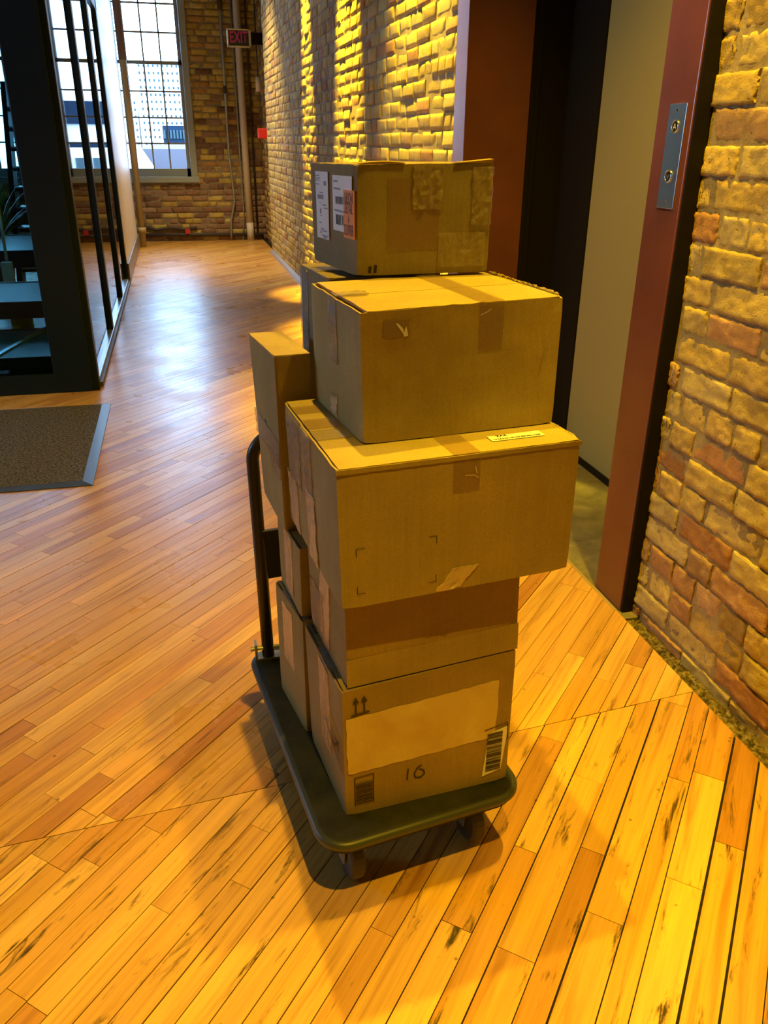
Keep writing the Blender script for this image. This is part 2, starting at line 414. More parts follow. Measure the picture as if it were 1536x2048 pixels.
# ------------------------------------------------------------------ floor
def wood_mat(name):
    M = mat(name, (0.6, 0.35, 0.12), 0.25, spec=0.5); g = N(M)
    at = g.n('ShaderNodeVertexColor'); at.layer_name = 'Col'
    c = g.n('ShaderNodeUVMap'); c.uv_map = 'UV'
    mp = g.n('ShaderNodeMapping'); mp.inputs['Scale'].default_value = (1.6, 34, 1); g.l(c.outputs['UV'], mp.inputs['Vector'])
    mp2 = g.n('ShaderNodeMapping'); mp2.inputs['Scale'].default_value = (4, 160, 1); g.l(c.outputs['UV'], mp2.inputs['Vector'])
    grain = g.noise(mp.outputs['Vector'], 1.0, 4, 0.6, 0.9); fine = g.noise(mp2.outputs['Vector'], 1.0, 3, 0.6, 0.2)
    ov = g.coord('Object'); blot = g.noise(ov, 3.2, 4, 0.6, 0.4); wear = g.noise(ov, 1.1, 3)
    col = g.mix(at.outputs['Color'], g.ramp(grain, [(0.28, (0.62, 0.50, 0.40)), (0.46, (0.95, 0.92, 0.88)), (0.7, (1.12, 1.10, 1.0))]), 1.0, 'MULTIPLY')
    col = g.mix(col, g.ramp(fine, [(0.3, (0.84, 0.8, 0.76)), (0.6, (1.04, 1.04, 1.04))]), 0.6, 'MULTIPLY')
    # grey-black water stains running with the grain
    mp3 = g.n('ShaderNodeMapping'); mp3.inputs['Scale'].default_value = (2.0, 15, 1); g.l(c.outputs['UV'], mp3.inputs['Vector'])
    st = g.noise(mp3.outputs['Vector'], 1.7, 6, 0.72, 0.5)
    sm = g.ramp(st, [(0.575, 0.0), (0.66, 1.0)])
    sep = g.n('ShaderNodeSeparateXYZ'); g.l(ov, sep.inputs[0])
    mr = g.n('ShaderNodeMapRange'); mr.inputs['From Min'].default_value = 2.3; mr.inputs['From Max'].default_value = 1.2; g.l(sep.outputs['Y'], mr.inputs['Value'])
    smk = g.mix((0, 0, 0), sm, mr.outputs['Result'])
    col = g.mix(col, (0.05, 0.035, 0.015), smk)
    # small dents and specks
    vo = g.n('ShaderNodeTexVoronoi'); vo.inputs['Scale'].default_value = 13; g.l(ov, vo.inputs['Vector'])
    sp = g.ramp(vo.outputs['Distance'], [(0.035, 0.25), (0.06, 1.0)])
    col = g.mix(col, sp, 0.8, 'MULTIPLY')
    g.l(col, g.b.inputs['Base Color'])
    rr = g.ramp(blot, [(0.3, 0.25), (0.7, 0.37)]); g.l(rr, g.b.inputs['Roughness'])
    wv = g.coord('Object', (1, 1, 1), (0, 0, -0.82)); mp4 = g.n('ShaderNodeMapping'); mp4.inputs['Scale'].default_value = (3, 16, 1); g.l(wv, mp4.inputs['Vector'])
    und = g.noise(mp4.outputs['Vector'], 1.0, 2)
    nn = g.bump(fine, 0.08, 0.0005); nn = g.bump(und, 0.22, 0.004, nn)
    g.l(nn, g.b.inputs['Normal'])
    return M
WOOD = wood_mat('worn_maple_strip_floor')
def clip(poly, n, d):
    out = []
    for i in range(len(poly)):
        a, b = poly[i], poly[(i+1) % len(poly)]; da = n[0]*a[0]+n[1]*a[1]-d; db = n[0]*b[0]+n[1]*b[1]-d
        if da >= 0: out.append(a)
        if (da >= 0) != (db >= 0):
            t = da/(da-db); out.append((a[0]+(b[0]-a[0])*t, a[1]+(b[1]-a[1])*t))
    return out
FV, FF, FCOL, FUV = [], [], [], []
WOODS = [(0.62, 0.37, 0.09), (0.66, 0.41, 0.11), (0.58, 0.34, 0.08), (0.68, 0.44, 0.13), (0.54, 0.29, 0.07), (0.64, 0.38, 0.10), (0.60, 0.36, 0.10)]
DARKW = [(0.48, 0.24, 0.06), (0.51, 0.27, 0.07)]
def planks(theta, edges, gaps, smin, smax, lens, planes, seed, dark=0.14):
    R = random.Random(seed); c, s = math.cos(theta), math.sin(theta); d = (c, s); n = (-s, c)
    for k in range(len(edges)-1):
        n0, n1 = edges[k]+gaps[k]/2, edges[k+1]-gaps[k+1]/2
        t = smin - R.uniform(0, 0.8)
        while t < smax:
            L = R.uniform(*lens); a, b = t+0.0006, t+L-0.0006; t += L
            if L > 0.0:
                poly = [(a*d[0]+n0*n[0], a*d[1]+n0*n[1]), (b*d[0]+n0*n[0], b*d[1]+n0*n[1]), (b*d[0]+n1*n[0], b*d[1]+n1*n[1]), (a*d[0]+n1*n[0], a*d[1]+n1*n[1])]
                for pl in planes:
                    poly = clip(poly, pl[:2], pl[2])
                    if len(poly) < 3: break
                if len(poly) < 3: continue
                col = R.choice(DARKW if R.random() < dark else WOODS); kk = R.uniform(0.9, 1.08); col = tuple(x*kk for x in col)
                uo, vo = R.uniform(0, 50), R.uniform(0, 50); tz = R.uniform(-0.0035, 0.0035); tc = R.uniform(-0.0004, 0.0002)
                st = len(FV); m_ = len(poly); nm = 0.5*(n0+n1)
                for zz in (0, -0.008):
                    for (x, y) in poly:
                        uu = x*d[0]+y*d[1]; vv = x*n[0]+y*n[1]
                        FV.append((x, y, (tc + tz*(vv-nm)) if zz == 0 else zz)); FCOL.append((*col, 1) if zz == 0 else (0.05, 0.03, 0.015, 1)); FUV.append((uu+uo, vv+vo))
                FF.append(tuple(st+i for i in range(m_)))
                for i in range(m_):
                    j = (i+1) % m_; FF.append((st+j, st+i, st+m_+i, st+m_+j))
XR = 1.295
# seam between the two boardings: through (-0.496,1.456) and (1.294,1.606)
sx, sy = 1.79, 0.15; sl = math.hypot(sx, sy); sn = (-sy/sl, sx/sl); sd = sn[0]*(-0.496)+sn[1]*1.456
FR = [1.0, 0.947, 0.897, 0.843, 0.79, 0.74, 0.688, 0.637, 0.583, 0.532, 0.481, 0.416, 0.351, 0.299, 0.222, 0.168, 0.093, 0.042, -0.034, -0.099, -0.166, -0.24, -0.30, -0.37, -0.43, -0.49, -0.56, -0.62]
FR = [v*1.0 for v in FR]
GP = {0.168: .0042, 0.299: .003, -0.034: .0055, -0.099: .005, 0.093: .0025, 0.042: .0022, 0.416: .0025, 0.79: .003, -0.24: .005, -0.37: .005}
ed = sorted([1.0+0.0525*i for i in range(1, 60)] + FR + [-0.62-0.06*i for i in range(1, 40)])
planks(math.radians(48.6), ed, [GP.get(e, 0.0021) for e in ed], -3.5, 4.0, (0.35, 1.1), [(-sn[0], -sn[1], -sd+0.001), (-1, 0, -XR), (1, 0, -4.6), (0, 1, -2.0)], 3)
th2 = math.radians(46.2); ed2 = [0.0545*i for i in range(-40, 330)]
RR = random.Random(8)
planks(th2, ed2, [0.0014 + (0.0012 if RR.random() < 0.25 else 0) for e in ed2], -8, 14, (0.4, 1.3), [(sn[0], sn[1], sd+0.001), (-1, 0, -XR), (1, 0, -4.6), (0, -1, -YW)], 4)
me = bpy.data.meshes.new('floor'); me.from_pydata(FV, [], FF); me.update()
ca = me.color_attributes.new('Col', 'FLOAT_COLOR', 'POINT')
for i, c in enumerate(FCOL): ca.data[i].color = c
uvl = me.uv_layers.new(name='UV')
for lp in me.loops: uvl.data[lp.index].uv = FUV[lp.vertex_index]
floor = link('floor', me, WOOD); tag(floor, kind='structure')
SUB = mat('dark_subfloor', (0.012, 0.008, 0.005), 0.95)
s = MB(); s.box(-4.8, 1.2955, -2.2, YW+0.1, -0.10, -0.009); s.box(1.2955, 1.7, -2.2, 2.0, -0.10, -0.02); s.box(1.2955, 1.7, 3.99, YW+0.1, -0.10, -0.001); tag(s.build('floor', SUB), kind='structure')
# debris-filled gap along the near brick wall
DEB = mat('dusty_gap_debris', (0.16, 0.12, 0.05), 0.95); g = N(DEB); v_ = g.coord(); dn = g.noise(v_, 60, 5, 0.7, 0.5)
g.l(g.ramp(dn, [(0.4, (0.03, 0.022, 0.01)), (0.52, (0.16, 0.12, 0.05)), (0.68, (0.40, 0.32, 0.16))]), g.b.inputs['Base Color']); g.l(g.bump(dn, 1, 0.01), g.b.inputs['Normal'])
V = []; F_ = []; ny = 260
for j in range(ny+1):
    yy = 0.3 + 1.9*j/ny
    for i, xx in enumerate((1.293, 1.300, 1.309, 1.318, 1.328, 1.338, 1.352)):
        zz = -0.004 + 0.011*noise.noise(Vector((xx*90, yy*26, 2))) + 0.004*noise.noise(Vector((xx*260, yy*110, 4))) - (0.010 if i in (1, 5) else 0.003)
        V.append((xx, yy, min(zz, 0.006)))
for j in range(ny):
    for i in range(6): q = j*7+i; F_.append((q, q+1, q+8, q+7))
me = bpy.data.meshes.new('trim_1'); me.from_pydata(V, [], F_); tag(link('trim_1', me, DEB, smooth=True), kind='structure')
# metal strip at the foot of the far brick wall
STRIP = mat('grey_painted_strip', (0.42, 0.42, 0.46), 0.35, 0.4)
s = MB(); s.hexa([(1.243, 3.99, 0), (1.283, 3.99, 0), (1.263, 11.7, 0), (1.215, 11.7, 0), (1.25, 3.99, 0.03), (1.283, 3.99, 0.045), (1.263, 11.7, 0.045), (1.222, 11.7, 0.03)])
tag(s.build('baseboard_right', STRIP, bevel=0.004), kind='structure')

# ------------------------------------------------------------------ lift doorway
RSTEEL = mat('dark_red_painted_steel', (0.13, 0.04, 0.03), 0.27, spec=0.6); g = N(RSTEEL); v_ = g.coord(); rn = g.noise(v_, 90, 3)
g.l(g.bump(rn, 0.12, 0.001), g.b.inputs['Normal']); g.l(g.ramp(g.noise(v_, 4, 3), [(0.3, (0.115, 0.036, 0.018)), (0.7, (0.16, 0.048, 0.022))]), g.b.inputs['Base Color'])
BLK = mat('black_painted_steel', (0.009, 0.007, 0.005), 0.6, spec=0.15)
BEIGE = mat('olive_beige_painted_door', (0.30, 0.27, 0.10), 0.42, spec=0.3); g = N(BEIGE); g.l(g.bump(g.noise(g.coord(), 30, 2), 0.05, 0.002), g.b.inputs['Normal'])
CONC = mat('stained_concrete', (0.3, 0.28, 0.16), 0.6); g = N(CONC); v_ = g.coord(); cn = g.noise(v_, 9, 6, 0.65, 0.6)
g.l(g.ramp(cn, [(0.3, (0.12, 0.11, 0.06)), (0.6, (0.24, 0.22, 0.12)), (0.75, (0.38, 0.33, 0.2))]), g.b.inputs['Base Color']); g.l(g.bump(cn, 0.3, 0.004), g.b.inputs['Normal'])
root = empty('door_1', (1.6, 3.0, 0)); tag(root, kind='structure')
s = MB(); s.box(1.301, 1.60, 2.046, 2.216, 0.0, 5.2); jo = s.build('door_jamb', RSTEEL, root, bevel=0.003)
s = MB(); s.box(1.306, 1.60, 2.036, 2.0455, 0.0, 5.2); s.build('jamb_side', BLK, root)
s = MB(); s.box(1.295, 1.60, 3.828, 3.990, 0.0, 5.2); s.build('door_jamb', RSTEEL, root, bevel=0.003)
s = MB(); s.box(1.60, 1.80, 3.828, 3.99, 0, 5.2); s.box(1.776, 1.80, 3.50, 3.828, 0, 5.2); s.box(1.622, 1.640, 3.818, 3.828, 0, 5.2); s.build('door_return', BLK, root)
s = MB(); s.box(1.784, 1.83, 2.0, 3.52, 0.012, 5.2); s.build('door_panel', BEIGE, root, bevel=0.004)
s = MB(); s.box(1.775, 1.786, 2.0, 3.50, 0.0, 0.03); s.build('door_track', BLK, root)
s = MB(); s.box(1.60, 1.83, 1.9, 2.05, 0, 5.2); s.build('door_return', BLK, root)
s = MB(); s.box(1.2955, 1.84, 2.0, 3.99, -0.1, -0.002); tag(s.build('floor', CONC), kind='structure')
s = MB(); s.box(1.285, 1.297, 2.05, 3.95, -0.02, 0.0012); tag(s.build('trim_2', mat('brass_floor_edge', (0.45, 0.33, 0.14), 0.5, 0.3), bevel=0.001), kind='structure')
# call button plate on the red jamb
BRUSH = mat('brushed_steel', (0.62, 0.64, 0.60), 0.30, 1.0); g = N(BRUSH); bv = g.coord('Object', (600, 600, 6)); g.l(g.bump(g.noise(bv, 1, 2), 0.15, 0.0004), g.b.inputs['Normal'])
BRUSH.node_tree.nodes['Principled BSDF'].inputs['Base Color'].default_value = (0.62, 0.66, 0.60, 1)
CH = mat('chrome_ring', (0.75, 0.76, 0.74), 0.15, 1.0)
BTN = mat('black_button', (0.02, 0.02, 0.022), 0.25)
pr = empty('call_button_plate', (1.299, 2.113, 1.243)); tag(pr, 'brushed steel lift call plate with two round black buttons on the dark red door jamb', 'button panel')
y0, y1, pz0, pz1 = 2.072, 2.152, 1.241, 1.497
s = MB(); s.box(1.2975, 1.301, y0, y1, pz0, pz1); s.build('plate', BRUSH, pr, bevel=0.0008)
def disc(name, cx_, cy_, cz_, r, th, M, parent, ring=None):
    mb = MB(); n = 32; rr = [(r, 0), (r, th)] if ring is None else None
    if ring is None:
        k = 0
        for xo in (0, -th):
            for i in range(n): t = 2*PI*i/n; mb.v.append((cx_+xo, cy_+r*math.cos(t), cz_+r*math.sin(t)))
        for i in range(n): j = (i+1) % n; mb.f.append((i, j, n+j, n+i)); mb.mi.append(0)
        mb.f.append(tuple(n+i for i in range(n))); mb.mi.append(0)
    else:
        pts = arc((cx_-th, cy_, cz_), (0, 1, 0), (0, 0, 1), r, 0, 2*PI, 36); mb.tube(pts, ring, 8, cap=False)
    return mb.build(name, M, parent, smooth=ring is not None)
yc = 0.5*(y0+y1)
for i, bz in enumerate((1.443, 1.322)):
    b = disc('button', 1.2975, yc, bz, 0.0125, 0.002, BTN, pr); disc('button_ring', 1.2975, yc, bz, 0.0145, 0.0008, CH, pr, ring=0.0022)
    Fb = Face((1.2950, yc+0.0145, bz-0.0145), (1.2950, yc-0.0145, bz-0.0145), (1.2950, yc-0.0145, bz+0.0145), (1.2950, yc+0.0145, bz+0.0145))
    if i == 0: strokes('arrow_mark', Fb, [[(0.009, 0.009), (0.0145, 0.021), (0.020, 0.009)], [(0.011, 0.012), (0.018, 0.012)]], 0.0016, PAPER, pr, 0.0004)
    else: strokes('arrow_mark', Fb, [[(0.009, 0.019), (0.0145, 0.009), (0.020, 0.019)]], 0.0010, INK_GREY, pr, 0.0004)
for bz in (1.481, 1.257):
    disc('screw', 1.2975, yc, bz, 0.0030, 0.0012, CH, pr)

# ------------------------------------------------------------------ shell of the rest of the room
PLAS = mat('dull_plaster', (0.16, 0.14, 0.12), 0.8)
CEIL = mat('dark_timber_ceiling', (0.10, 0.06, 0.03), 0.8)
s = MB(); s.box(-4.9, 2.0, -2.3, YW+0.34, 5.2, 5.3); tag(s.build('ceiling', CEIL), kind='structure')
s = MB(); s.box(-4.9, -4.6, -2.3, 3.0, -0.1, 5.3); s.box(-4.9, -4.6, 3.0, 3.02, -0.1, 5.3); s.box(-4.9, -4.6, 4.6, YW+0.34, -0.1, 5.3); s.box(-4.9, -4.6, 2.6, 4.6, -0.1, 1.4); s.box(-4.9, -4.6, 2.6, 4.6, 2.65, 5.3); tag(s.build('wall_left', PLAS), kind='structure')  # opening out of view, added to bring daylight onto the boxes' left sides
s = MB(); s.box(-4.6, 2.0, -2.3, -2.0, -0.1, 5.3); tag(s.build('wall_back', PLAS), kind='structure')
s = MB(); s.box(1.47, 1.6, -2.0, 2.03, -0.05, 5.2); s.box(1.345, 1.6, -2.0, 0.44, -0.05, 5.2); tag(s.build('wall_right', PLAS), kind='structure')
s = MB(); s.box(1.84, 2.0, -2.0, 4.2, -0.1, 5.3); s.box(1.46, 1.84, 3.995, 4.2, -0.1, 5.3); tag(s.build('wall_right', PLAS), kind='structure')
# cream partition wall beyond the glass
CREAM = mat('cream_painted_wall', (0.70, 0.66, 0.62), 0.35)
s = MB(); s.box(-0.66, -0.555, 9.40, 12.50, 0.0, 5.2); s.box(-0.66, -0.555, 5.4, 9.40, 2.62, 5.2); tag(s.build('wall_left', CREAM), kind='structure')
BB = mat('grey_brown_baseboard', (0.16, 0.14, 0.13), 0.35)
s = MB(); s.box(-0.554, -0.535, 9.36, 12.50, 0, 0.20); tag(s.build('baseboard_left', BB, bevel=0.003), kind='structure')
WHT = mat('white_trim', (0.72, 0.75, 0.78), 0.4)
s = MB(); s.box(-0.60, -0.555, 12.50, 12.56, 0.0, 5.2); tag(s.build('trim_3', WHT, bevel=0.004), kind='structure')

# ------------------------------------------------------------------ glazed partition
BSTEEL = mat('blue_black_painted_steel', (0.003, 0.012, 0.026), 0.42, spec=0.25)
ALU = mat('aluminium_channel', (0.50, 0.56, 0.62), 0.3, 0.8)
pt = empty('glass_partition', (-0.6, 7.3, 0)); tag(pt, 'black steel glazed partition with thick corner column along the left of the hallway', 'partition')
s = MB(); s.box(-0.80, -0.585, 5.10, 5.20, 0, 5.2); s.build('corner_column', BSTEEL, pt, bevel=0.006)
s = MB(); s.box(-0.590, -0.549, 5.112, 5.19, 0, 5.2); s.build('column_edge', BSTEEL, pt, bevel=0.004)
for a, b in ((6.66, 6.76), (8.12, 8.23), (9.28, 9.38)):
    s = MB(); s.box(-0.612, -0.556, a, b, 0.05, 2.62); s.build('mullion', BSTEEL, pt, bevel=0.003)
s = MB(); s.box(-0.62, -0.556, 9.29, 9.40, 0, 0.30); s.build('post_shoe', mat('dark_brown_wood', (0.10, 0.05, 0.03), 0.5), pt, bevel=0.003)
s = MB(); s.box(-0.612, -0.556, 5.2, 9.4, 2.52, 2.62); s.build('top_rail', BSTEEL, pt, bevel=0.003)
s = MB(); s.box(-0.60, -0.553, 5.2, 9.29, 0.0, 0.055); s.build('bottom_channel', ALU, pt, bevel=0.002)
s = MB(); s.box(-0.552, -0.535, 5.2, 9.36, 0.0, 0.03); s.build('shoe_strip', mat('dark_strip', (0.06, 0.05, 0.045), 0.5), pt, bevel=0.002)
for a, b in ((5.2, 6.66), (6.76, 8.12), (8.23, 9.28)):
    s = MB(); s.box(-0.586, -0.580, a, b, 0.05, 2.53); s.build('pane', GLASS_T, pt)
s = MB(); s.box(-2.4, -0.80, 5.10, 5.18, 0.0, 0.115); s.build('base_beam', BSTEEL, pt, bevel=0.004)
s = MB(); s.box(-2.4, -0.80, 5.135, 5.141, 0.115, 5.2); s.build('pane', glass_mat('tinted_partition_glass', (0.42, 0.66, 0.70)), pt)

# ------------------------------------------------------------------ steel stairs behind the glass
TREAD = mat('blue_grey_steel_plate', (0.05, 0.10, 0.13), 0.5, 0.2)
stw = empty('landing_stair', (-1.3, 6.5, 0)); tag(stw, 'broad dark steel stair with wide blue grey treads seen through the left glass', 'stairs')
for (ya, yb, zt, th, xa, xb) in ((5.22, 6.10, 0.20, 0.075, -2.3, -0.70), (6.03, 6.95, 0.395, 0.115, -2.3, -0.70), (7.45, 8.75, 0.57, 0.14, -2.4, -0.75)):
    s = MB(); s.box(xa, xb, ya, ya+0.03, zt-th, zt); s.box(xa, xb, yb-0.03, yb, zt-th*0.6, zt); s.box(xb-0.03, xb, ya, yb, zt-th*0.6, zt); s.build('fascia', BSTEEL, stw, bevel=0.003)
    s = MB(); s.box(xa, xb-0.03, ya+0.03, yb-0.03, zt-0.02, zt-0.006); s.build('tread', TREAD, stw)
s = MB(); s.box(-1.10, -0.82, 5.4, 5.41, 0.0, 0.12); s.build('riser', TREAD, stw)
POST = mat('cream_post', (0.42, 0.40, 0.30), 0.6)
for (x, y, h) in ((-1.10, 6.20, 0.28), (-1.36, 7.25, 0.5)):
    s = MB(); s.box(x-0.04, x+0.04, y, y+0.08, 0, h); s.build('post', POST, stw, bevel=0.004)
s = MB(); s.hexa([(-0.97, 6.10, 0.16), (-0.94, 6.10, 0.16), (-1.14, 5.22, 0.16), (-1.17, 5.22, 0.16), (-0.97, 6.10, 0.205), (-0.94, 6.10, 0.205), (-1.14, 5.22, 0.205), (-1.17, 5.22, 0.205)]); s.build('edge_bar', ALU, stw)
st2 = empty('open_stair', (-1.35, 8.6, 0)); tag(st2, 'narrow open riser black steel stair flight rising far behind the left glass', 'stairs')
for i in range(9):
    z = 0.19*(i+1); y = 9.3 + 0.10*i
    s = MB(); s.box(-1.60, -0.98, y, y+0.25, z-0.045, z); s.build('tread', BSTEEL, st2, bevel=0.003)
    s = MB(); s.box(-1.60, -0.98, y-0.006, y, z-0.012, z); s.build('nosing', ALU, st2)
s = MB(); s.hexa([(-1.66, 9.25, 0), (-1.61, 9.25, 0), (-1.61, 9.5, 0), (-1.66, 9.5, 0), (-1.66, 10.25, 1.95), (-1.61, 10.25, 1.95), (-1.61, 10.5, 1.95), (-1.66, 10.5, 1.95)]); s.build('stringer', BSTEEL, st2)
# handrail rods of the stair
rl = MB()
rl.tube([(-1.30, 7.0, 0.55), (-1.50, 8.3, 2.2)], 0.012, 8); rl.tube([(-1.62, 7.6, 0.6), (-1.40, 8.4, 2.0)], 0.010, 8); rl.build('handrail', ALU, stw, smooth=True)

# plant behind the glass
LEAF = mat('green_leaf', (0.07, 0.20, 0.05), 0.5); POT = mat('dark_pot', (0.05, 0.05, 0.05), 0.5)
pl = empty('potted_plant', (-1.74, 9.0, 0)); tag(pl, 'leafy green potted plant seen through the left glass beside the stair', 'plant')
s = MB()
n = 20
for k_, (r_, z_) in enumerate(((0.10, 0), (0.14, 0.3), (0.125, 0.3), (0.12, 0.26))):
    for i in range(n): t = 2*PI*i/n; s.v.append((-1.74+r_*math.cos(t), 9.0+r_*math.sin(t), z_))
for k_ in range(3):
    for i in range(n): j = (i+1) % n; s.f.append((k_*n+i, k_*n+j, (k_+1)*n+j, (k_+1)*n+i)); s.mi.append(0)
s.f.append(tuple(3*n+i for i in range(n))); s.mi.append(0); s.build('pot', POT, pl, smooth=True)
R = random.Random(5); s = MB()
for i in range(60):
    a = R.uniform(0, 2*PI); L = R.uniform(0.5, 1.0); le = R.uniform(0.1, 0.45); d = Vector((math.cos(a), math.sin(a), 0)); sd_ = Vector((-d.y, d.x, 0))
    p0 = Vector((-1.74, 9.0, 0.28)); prev = None
    for q in range(7):
        t = q/6; c_ = p0 + d*(le*t*t+0.03) + Vector((0, 0, L*(t-0.25*t*t))); w_ = 0.014*math.sin(PI*min(1, t*0.9+0.08))+0.001
        cur = (c_-sd_*w_, c_+sd_*w_)
        if prev: s.quad(prev[0], prev[1], cur[1], cur[0])
        prev = cur
s.build('leaves', LEAF, pl)

# ------------------------------------------------------------------ mat on the floor
MATM = mat('flecked_carpet_mat', (0.10, 0.09, 0.07), 0.95); g = N(MATM); v_ = g.coord('Object'); mn = g.noise(v_, 85, 4, 0.75); mb2 = g.noise(g.coord('Object', (40, 220, 1)), 1, 2)
g.l(g.mix(g.ramp(mn, [(0.42, (0.018, 0.017, 0.014)), (0.60, (0.19, 0.17, 0.10))]), g.ramp(mb2, [(0.35, 0.55), (0.65, 1.0)]), 0.7, 'MULTIPLY'), g.b.inputs['Base Color']); g.l(g.bump(mn, 0.8, 0.004), g.b.inputs['Normal'])
RUB = mat('dark_rubber_edge', (0.05, 0.055, 0.06), 0.35)
dm = empty('door_mat', (-1.2, 4.15, 0)); tag(dm, 'dark flecked carpet mat with black rubber border on the wooden floor at left', 'mat')
s = MB(); s.box(-2.0, -0.515, 3.58, 4.76, 0.001, 0.011); s.build('pile', MATM, dm)
s = MB()
def bevstrip(a, b, c, d, z0=0.001, zi=0.011): # outer a,b inner c,d
    s.hexa([(*a, z0), (*b, z0), (*c, z0), (*d, z0), (*a, 0.004), (*b, 0.004), (*c, zi), (*d, zi)])
bevstrip((-0.466, 3.535), (-0.466, 4.80), (-0.515, 4.76), (-0.515, 3.58)); bevstrip((-2.05, 3.535), (-0.466, 3.535), (-0.515, 3.58), (-2.0, 3.58)); bevstrip((-0.466, 4.80), (-2.05, 4.80), (-2.0, 4.76), (-0.515, 4.76))
s.build('rubber_border', RUB, dm, bevel=0.0015)

# ------------------------------------------------------------------ pipes, conduits, exit sign, alarm box at the far end
GALV = mat('galvanised_steel', (0.42, 0.46, 0.46), 0.35, 0.8); WPIPE = mat('white_painted_pipe', (0.62, 0.58, 0.53), 0.5); DKC = mat('dark_cable', (0.05, 0.04, 0.04), 0.6)
BRP = mat('tan_painted_pipe', (0.36, 0.29, 0.15), 0.4)
def pipe(name, label, cat, pts, r, M, extra=None, group=None):
    t = empty(name, pts[-1]); tag(t, label, cat, group)
    mb = MB(); mb.tube(pts, r, 16); mb.build('tube', M, t, smooth=True)
    if extra:
        for (p, q, rr, M2, nm) in extra: e = MB(); e.tube([p, q], rr, 16); e.build(nm, M2, t, smooth=True)
    return t
yb = YW-0.045
pipe('conduit', 'thin galvanised steel conduit with a kink low on the far brick wall', 'conduit',
     [(0.858, yb, 5.18), (0.856, yb, 2.2), (0.850, yb, 1.25), (0.885, yb, 0.70), (0.888, yb, 0.56), (0.816, yb, 0.28), (0.80, yb, 0.0)], 0.018, GALV,
     [((0.858, yb, 3.3), (0.858, yb, 3.06), 0.035, DKC, 'coupling'), ((0.854, yb, 2.12), (0.854, yb, 2.02), 0.024, DKC, 'coupling')])
pipe('drain_pipe', 'white painted vertical pipe at the right end of the far brick wall', 'pipe',
     [(1.07, yb-0.03, 5.18), (1.085, yb-0.03, 2.0), (1.10, yb-0.03, 0.03)], 0.050, WPIPE, [((1.099, yb-0.03, 0.26), (1.10, yb-0.03, 0.0), 0.053, WPIPE, 'sleeve')])
pipe('conduit', 'slim grey conduit just left of the white vertical pipe on the far wall', 'conduit',
     [(1.00, yb+0.015, 5.18), (1.012, yb+0.015, 1.2), (1.02, yb+0.015, 0.35), (0.98, yb+0.015, 0.0)], 0.012, GALV)
pipe('conduit', 'dark thin conduit right of the white vertical pipe on the far wall', 'conduit', [(1.20, yb+0.015, 5.18), (1.215, yb+0.015, 0.0)], 0.014, DKC)
pipe('floor_pipe', 'black pipe running low along the foot of the far brick wall', 'pipe', [(-0.50, yb+0.01, 0.10), (0.2, yb+0.01, 0.095), (1.30, yb+0.01, 0.08)], 0.022, DKC)
pipe('floor_pipe', 'lumpy black cable bundle above the low pipe on the far wall', 'cable', [(-0.50, yb+0.02, 0.22), (-0.3, yb+0.02, 0.17), (-0.1, yb+0.02, 0.20), (0.1, yb+0.02, 0.17), (0.3, yb+0.02, 0.19)], 0.02, DKC)
pipe('column_pipe', 'tan vertical pipe with a collar standing at the end of the cream wall', 'pipe',
     [(-0.50, 12.66, 5.18), (-0.49, 12.66, 0.0)], 0.045, BRP, [((-0.496, 12.66, 2.36), (-0.50, 12.66, 5.18), 0.050, mat('dull_brown', (0.16, 0.12, 0.10), 0.6), 'upper_sleeve'), ((-0.49, 12.66, 0.20), (-0.49, 12.66, 0.27), 0.062, BRP, 'collar')])
rt_ = empty('red_tag', (0.155, yb-0.02, 0.14)); tag(rt_, 'small red tag on the black pipe below the window', 'tag')
s = MB(); s.box(0.12, 0.19, yb-0.03, yb-0.02, 0.11, 0.18); s.build('plate', mat('red_plastic', (0.55, 0.03, 0.03), 0.5), rt_)
ab = empty('fire_alarm_box', (1.22, 12.30, 1.43)); tag(ab, 'small red fire alarm box at the far corner of the right wall', 'alarm')
REDP = mat('red_alarm_plastic', (0.60, 0.03, 0.02), 0.4)
s = MB(); s.box(1.20, 1.335, 12.35, 12.42, 1.43, 1.56); s.build('housing', REDP, ab, bevel=0.012); s = MB(); s.box(1.33, 1.345, 12.33, 12.45, 1.41, 1.58); s.build('back_plate', REDP, ab, bevel=0.003)
pipe('cable', 'dark cable clipped down the right brick wall to the red alarm box', 'cable', [(1.262, 12.6, 5.18), (1.262, 12.6, 2.3), (1.275, 12.6, 1.9), (1.29, 12.55, 1.595)], 0.008, DKC, [((1.262, 12.6, 2.2), (1.262, 12.6, 2.02), 0.035, WPIPE, 'junction_box')])
ex = empty('exit_sign', (1.02, 12.4, 2.51)); tag(ex, 'metal framed EXIT sign with dim magenta letters hanging near the far corner', 'sign')
SIL = mat('satin_aluminium_frame', (0.62, 0.60, 0.55), 0.35, 0.7)
s = MB(); x0, x1, z0, z1 = 0.865, 1.175, 2.522, 2.735; yy = 12.36
s.box(x0, x1, yy, yy+0.07, z0, z0+0.018); s.box(x0, x1, yy, yy+0.07, z1-0.018, z1); s.box(x0, x0+0.018, yy, yy+0.07, z0, z1); s.box(x1-0.03, x1, yy, yy+0.07, z0, z1); s.build('frame', SIL, ex, bevel=0.003)
s = MB(); s.box(x0+0.018, x1-0.03, yy+0.012, yy+0.065, z0+0.018, z1-0.018); s.build('face', mat('dark_sign_face', (0.012, 0.02, 0.028), 0.3), ex)
Fx = Face((x0+0.018, yy+0.012, z0+0.018), (x1-0.03, yy+0.012, z0+0.018), (x1-0.03, yy+0.012, z1-0.018), (x0+0.018, yy+0.012, z1-0.018))
